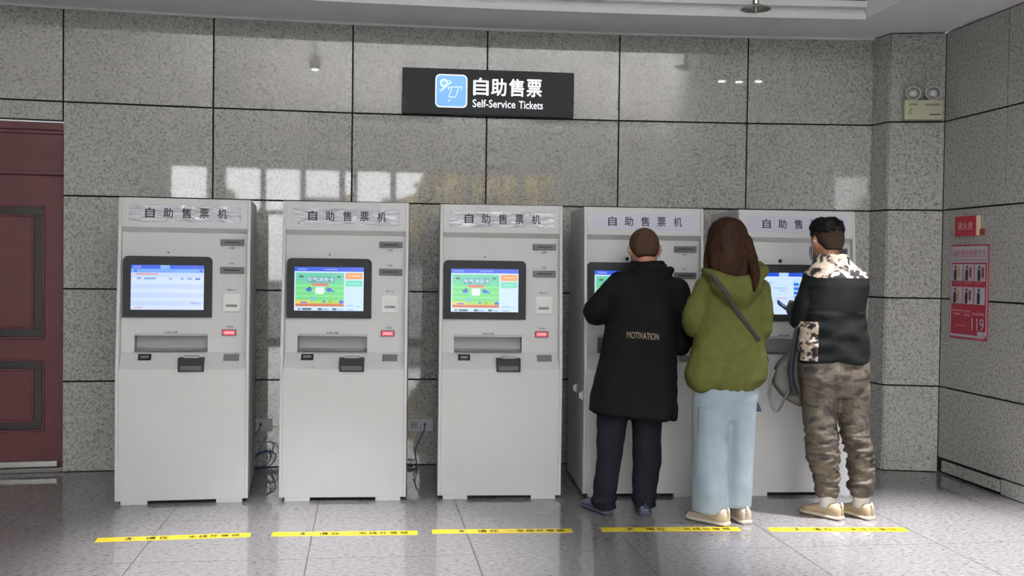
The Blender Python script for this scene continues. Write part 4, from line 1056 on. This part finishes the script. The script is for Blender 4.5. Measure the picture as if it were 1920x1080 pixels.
    MB().prism_y(rrect(.065, .198, .69, .765, .015), .150, .16).build('flap', MATS['pouch_navy'], pb, .004)
woman_green()

# --- man in the patterned jacket and camouflage trousers
def man_pattern():
    t = empty('person', (2.66, 5.63, 0), R(-6)); tag(t, 'man in black jacket with floral shoulders and camouflage trousers', 'person')
    HM = Matrix.Translation((-.101, .045, 1.425)) @ Matrix.Rotation(R(14), 4, 'Z') @ Matrix.Rotation(R(-8), 4, 'X')
    armL = [(-.185, .01, 1.325), (-.254, .02, 1.115), (-.225, .24, 1.155)]
    armR = [(.060, .02, 1.33), (.040, .14, 1.10), (-.06, .32, 1.16)]
    P = dict(head=HM, hs=1.04, neck=[(-.08, .01, 1.36), (-.092, .02, 1.44), (-.098, .035, 1.50)],
             trunk=[(-.07, 0, .80, .145, .10), (-.075, 0, .90, .14, .10), (-.08, 0, 1.05, .135, .09), (-.078, 0, 1.2, .14, .09), (-.068, .0, 1.32, .12, .075), (-.08, .005, 1.38, .07, .055)],
             legs=[([(-.14, 0, .84), (-.13, .02, .45), (-.085, .02, .08)], [.078, .052, .036]), ([(.04, 0, .84), (.075, .02, .45), (.106, .02, .08)], [.07, .048, .036])],
             arms=[([Vector(p) for p in armL], [.045, .036, .026], ((-.1, .9, .2), (-.9, 0, .3), .9, -1)), ([Vector(p) for p in armR], [.045, .036, .026], ((-.5, .8, .1), (.2, 0, 1), .5, -1))])
    part('body', body_mesh(P), SKIN, t)
    eyes(HM, t, 1.04); face_mask(t, HM, 1.04)
    # hair: faded sides, thick top
    FD = mat('hair_fade', srgb(58, 45, 37), .8, spec=.1, var=.25, vscale=70)
    prof = [(.062, .045, .028, -.066), (.085, .060, .042, -.056), (.105, .073, .062, -.040), (.13, .079, .082, -.024), (.155, .0805, .096, -.012), (.18, .0755, .095, -.010), (.20, .064, .08, -.011)]
    part('hair_sides', fuse(MB().rings([[HM @ (Vector(p)*1.04) for p in ell(0, yc, z, rx, ry, 30, 2.1)] for z, rx, ry, yc in prof]), .006, 2), FD, t)
    prof = [(.140, .076, .090, -.012), (.155, .081, .097, -.011), (.175, .0825, .099, -.009), (.20, .081, .097, -.006), (.222, .074, .090, -.003), (.238, .058, .074, .0), (.247, .032, .045, .002)]
    m = fuse(MB().rings([[HM @ (Vector(p)*1.04) for p in ell(0, yc, z, rx, ry, 34, 2.3)] for z, rx, ry, yc in prof]), .006, 2)
    folds(m, lambda c: .007*fbm(Vector((c.x*2, c.y, c.z*2)), 22) + .004*fbm(c, 45))
    part('hair', m, mat('hair_black', (.007, .006, .006), .6, spec=.12, var=.3, vscale=80), t)
    # jacket
    mb = MB()
    ring = [(-.078, 0, .868, .187, .128), (-.078, 0, .885, .197, .135), (-.078, 0, .94, .195, .138), (-.080, 0, 1.02, .192, .135), (-.085, 0, 1.12, .178, .130), (-.080, 0, 1.20, .175, .130), (-.068, .0, 1.30, .183, .124), (-.068, .0, 1.345, .172, .112), (-.075, .002, 1.385, .150, .098), (-.085, .006, 1.42, .115, .085), (-.09, .01, 1.455, .086, .075), (-.092, .014, 1.475, .080, .072)]
    mb.rings([ell(cx, cy, z, rx, ry, 40, 2.4) for cx, cy, z, rx, ry in ring])
    for pts, rad in ((armL, [.074, .066, .046]), (armR, [.066, .06, .046])):
        q, r = chain([Vector(p) for p in pts], rad, 8); mb.tube(q, r, 18)
    jm = fuse(mb, .009, 4)
    def wr(c):
        d = .005*fbm(c, 5)
        if c.z < 1.15: d += .016*fbm(Vector((c.x*1.2+c.z*2.2, c.y, c.z*2.4-c.x)), 5)
        if c.x < -.19 and c.z > .98: d += .006*fbm(Vector((c.x, c.y*2, c.z*3)), 9)
        return d
    folds(jm, wr)
    pm = bpy.data.materials.new('floral_print'); nt, n, l, b = nodes_of(pm)
    tc = n.new('ShaderNodeTexCoord'); nz = n.new('ShaderNodeTexNoise'); nz.inputs['Scale'].default_value = 17; nz.inputs['Detail'].default_value = 3; nz.inputs['Distortion'].default_value = 1.2
    l.new(tc.outputs['Object'], nz.inputs['Vector'])
    rp = n.new('ShaderNodeValToRGB'); e = rp.color_ramp.elements; e[0].position = .44; e[0].color = (.012, .012, .014, 1); e[1].position = .48; e[1].color = (*srgb(120, 104, 96), 1)
    e2 = e.new(.53); e2.color = (*srgb(214, 196, 176), 1); e3 = e.new(.75); e3.color = (*srgb(226, 214, 196), 1)
    l.new(nz.outputs['Fac'], rp.inputs['Fac']); l.new(rp.outputs['Color'], b.inputs['Base Color']); b.inputs['Roughness'].default_value = .8
    JB = cloth('jacket_black', (.010, .011, .0115), .55, .2)
    def pred_yoke(c): return c.z > 1.343 + .35*max(0, -.20-c.x)
    def pred_flank(c): return c.x < -.198 and .885 < c.z < 1.10 and c.y < .12 and c.x > -.285
    planes = [((0, 0, 1.343), (0, 0, 1)), ((-.20, 0, 1.343), Vector((.35, 0, 1)).normalized()), ((-.198, 0, 0), (1, 0, 0)), ((0, 0, .885), (0, 0, 1)), ((0, 0, 1.10), (0, 0, 1))]
    rest, yoke = split_mesh(jm, pred_yoke, planes)
    rest, flank = split_mesh(rest, pred_flank, [])
    jk = part('jacket', rest, JB, t); part('shoulder_yoke', yoke, pm, jk); part('side_panel', flank, pm, jk)
    # trousers
    cm = bpy.data.materials.new('camouflage'); nt, n, l, b = nodes_of(cm)
    tc = n.new('ShaderNodeTexCoord'); mp = n.new('ShaderNodeMapping'); mp.inputs['Scale'].default_value = (1, 1, 1.9); l.new(tc.outputs['Object'], mp.inputs['Vector'])
    nz = n.new('ShaderNodeTexNoise'); nz.inputs['Scale'].default_value = 13; nz.inputs['Detail'].default_value = 2.5; nz.inputs['Distortion'].default_value = .6; l.new(mp.outputs['Vector'], nz.inputs['Vector'])
    rp = n.new('ShaderNodeValToRGB'); rp.color_ramp.interpolation = 'CONSTANT'; e = rp.color_ramp.elements
    e[0].position = 0; e[0].color = (*srgb(52, 46, 42), 1); e[1].position = .43; e[1].color = (*srgb(74, 66, 58), 1)
    for p, c in ((.50, srgb(88, 79, 69)), (.57, srgb(78, 72, 62)), (.64, srgb(100, 91, 80))): q = e.new(p); q.color = (*c, 1)
    l.new(nz.outputs['Fac'], rp.inputs['Fac']); l.new(rp.outputs['Color'], b.inputs['Base Color']); b.inputs['Roughness'].default_value = .6
    mb = MB()
    mb.rings([ell(-.071, 0, z, rx, ry, 36, 2.4) for z, rx, ry in ((.68, .13, .09), (.74, .185, .12), (.80, .199, .128), (.88, .194, .125), (.93, .175, .115))])
    for pts, rad in (([(-.160, 0, .82), (-.150, 0, .70), (-.14, .01, .54), (-.12, .01, .36), (-.100, .02, .25), (-.089, .02, .16), (-.085, .02, .125)], [.106, .104, .092, .081, .067, .059, .050]), ([(.02, 0, .82), (.042, 0, .70), (.049, .01, .54), (.085, .01, .36), (.097, .02, .25), (.103, .02, .16), (.105, .02, .125)], [.10, .088, .080, .068, .067, .066, .05])):
        q, r = chain([Vector(p) for p in pts], rad, 8); q = q[3:-3]; r = r[3:-3]; mb.tube(q, r, 24)
    tm = fuse(mb, .008, 3)
    def wr(c):
        d = .005*fbm(c, 7)
        k = max(0, min(1, (.62-c.z)/.25))
        d += k*.013*(1-2.6*abs(fbm(Vector((c.x*.55+c.z*.35, c.y*.55, c.z*2.3)), 11))) + k*.006*(1-2.5*abs(fbm(Vector((c.x*.6-c.z*.5, c.y*.6, c.z*2.2+3)), 21)))
        d += .006*fbm(Vector((c.x*2, c.y*2, c.z*.6)), 8)*(1-k)
        return d
    folds(tm, wr)
    part('trousers', tm, cm, t)
    SK = mat('sock_white', srgb(205, 203, 198), .8)
    for x in (-.085, .106): MB().tube([(x, .02, .06), (x, .02, .11), (x, .02, .16)], [.048, .046, .046], 20).build('sock', SK, t, smooth=True)
    SB = mat('shoe_tan', srgb(170, 150, 122), .65); SS = mat('sole_tan', srgb(206, 192, 168), .6)
    shoe(t, (-.078, -.0, 0), R(36), SB, SS, .25); shoe(t, (.108, .015, 0), R(22), SB, SS, .25)
    # phone in the left hand
    ph = empty('phone', (0, 0, 0)); tag(ph, 'black phone held out by the man in the patterned jacket', 'phone')
    ph.parent = None; Mw = Matrix.Translation(t.location) @ Matrix.Rotation(R(-6), 4, 'Z')
    ph.matrix_world = Mw @ Matrix.Translation((-.232, .36, 1.150)) @ Matrix.Rotation(R(36), 4, 'Y') @ Matrix.Rotation(R(20), 4, 'X')
    MB().prism_z(rrect(-.075, .075, -.037, .037, .01), -.004, .004).build('case', BLACK, ph, .002)
    MB().prism_z(rrect(-.07, .07, -.033, .033, .006), .0035, .0046).build('display', mat('phone_glass', (.02, .02, .025), .08), ph)
    # sling bag at the left hip
    g = empty('sling_bag', t.location, R(-6)); tag(g, 'grey sling bag with dark navy strap hanging at his hip', 'bag')
    GB = cloth('bag_grey', srgb(98, 96, 94), .7, .08)
    out = [(-.285, .93), (-.345, .87), (-.380, .80), (-.384, .74), (-.355, .695), (-.315, .655), (-.255, .62), (-.215, .61), (-.19, .66), (-.185, .80), (-.20, .90), (-.24, .94)]
    cxm = sum(p[0] for p in out)/len(out); czm = sum(p[1] for p in out)/len(out)
    cl = [Vector((*p, 0)) for p in out]; cl = catmull(cl+[cl[0]], 4)[:-1]
    rings = [[(cxm+(p.x-cxm)*k, y, czm+(p.y-czm)*k) for p in cl] for y, k in ((.06, .70), (.068, .90), (.085, .985), (.11, 1.0), (.135, .985), (.152, .90), (.16, .70))]
    bm_ = fuse(MB().rings(rings), .008, 2); folds(bm_, lambda c: .004*fbm(c, 9))
    bo = part('pouch', bm_, GB, g)
    MB().tube(catmull([(-.345, .062, .86), (-.31, .054, .80), (-.27, .052, .73), (-.24, .056, .66)], 5), .004, 8).build('zip', DGREY, bo, smooth=True)
    NVY = mat('strap_navy', srgb(24, 25, 40), .6); GS = mat('strap_grey', srgb(92, 92, 92), .6)
    rb = MB(); ribbon(rb, [(-.25, .0, 1.10), (-.283, -.005, 1.05), (-.294, .0, .97), (-.303, .01, .88), (-.303, .02, .80), (-.290, .03, .735), (-.272, .035, .69)], (1, .15, 0), .030, .004, 6); rb.build('strap', NVY, g, smooth=True)
    rb = MB(); ribbon(rb, [(-.385, .06, .82), (-.412, .04, .77), (-.421, .04, .69), (-.405, .04, .625), (-.382, .04, .588), (-.358, .04, .615), (-.335, .042, .66), (-.305, .045, .70)], (.8, .5, 0), .020, .004, 6); rb.build('strap_loop', GS, g, smooth=True)
    MB().box(-.305, -.262, .036, .05, .678, .702).build('buckle', BLACK, g, .003)
    MB().tube([(-.287, .04, .705), (-.280, .038, .722), (-.268, .038, .73)], .006, 8).build('ring', CHROME, g, smooth=True)
man_pattern()
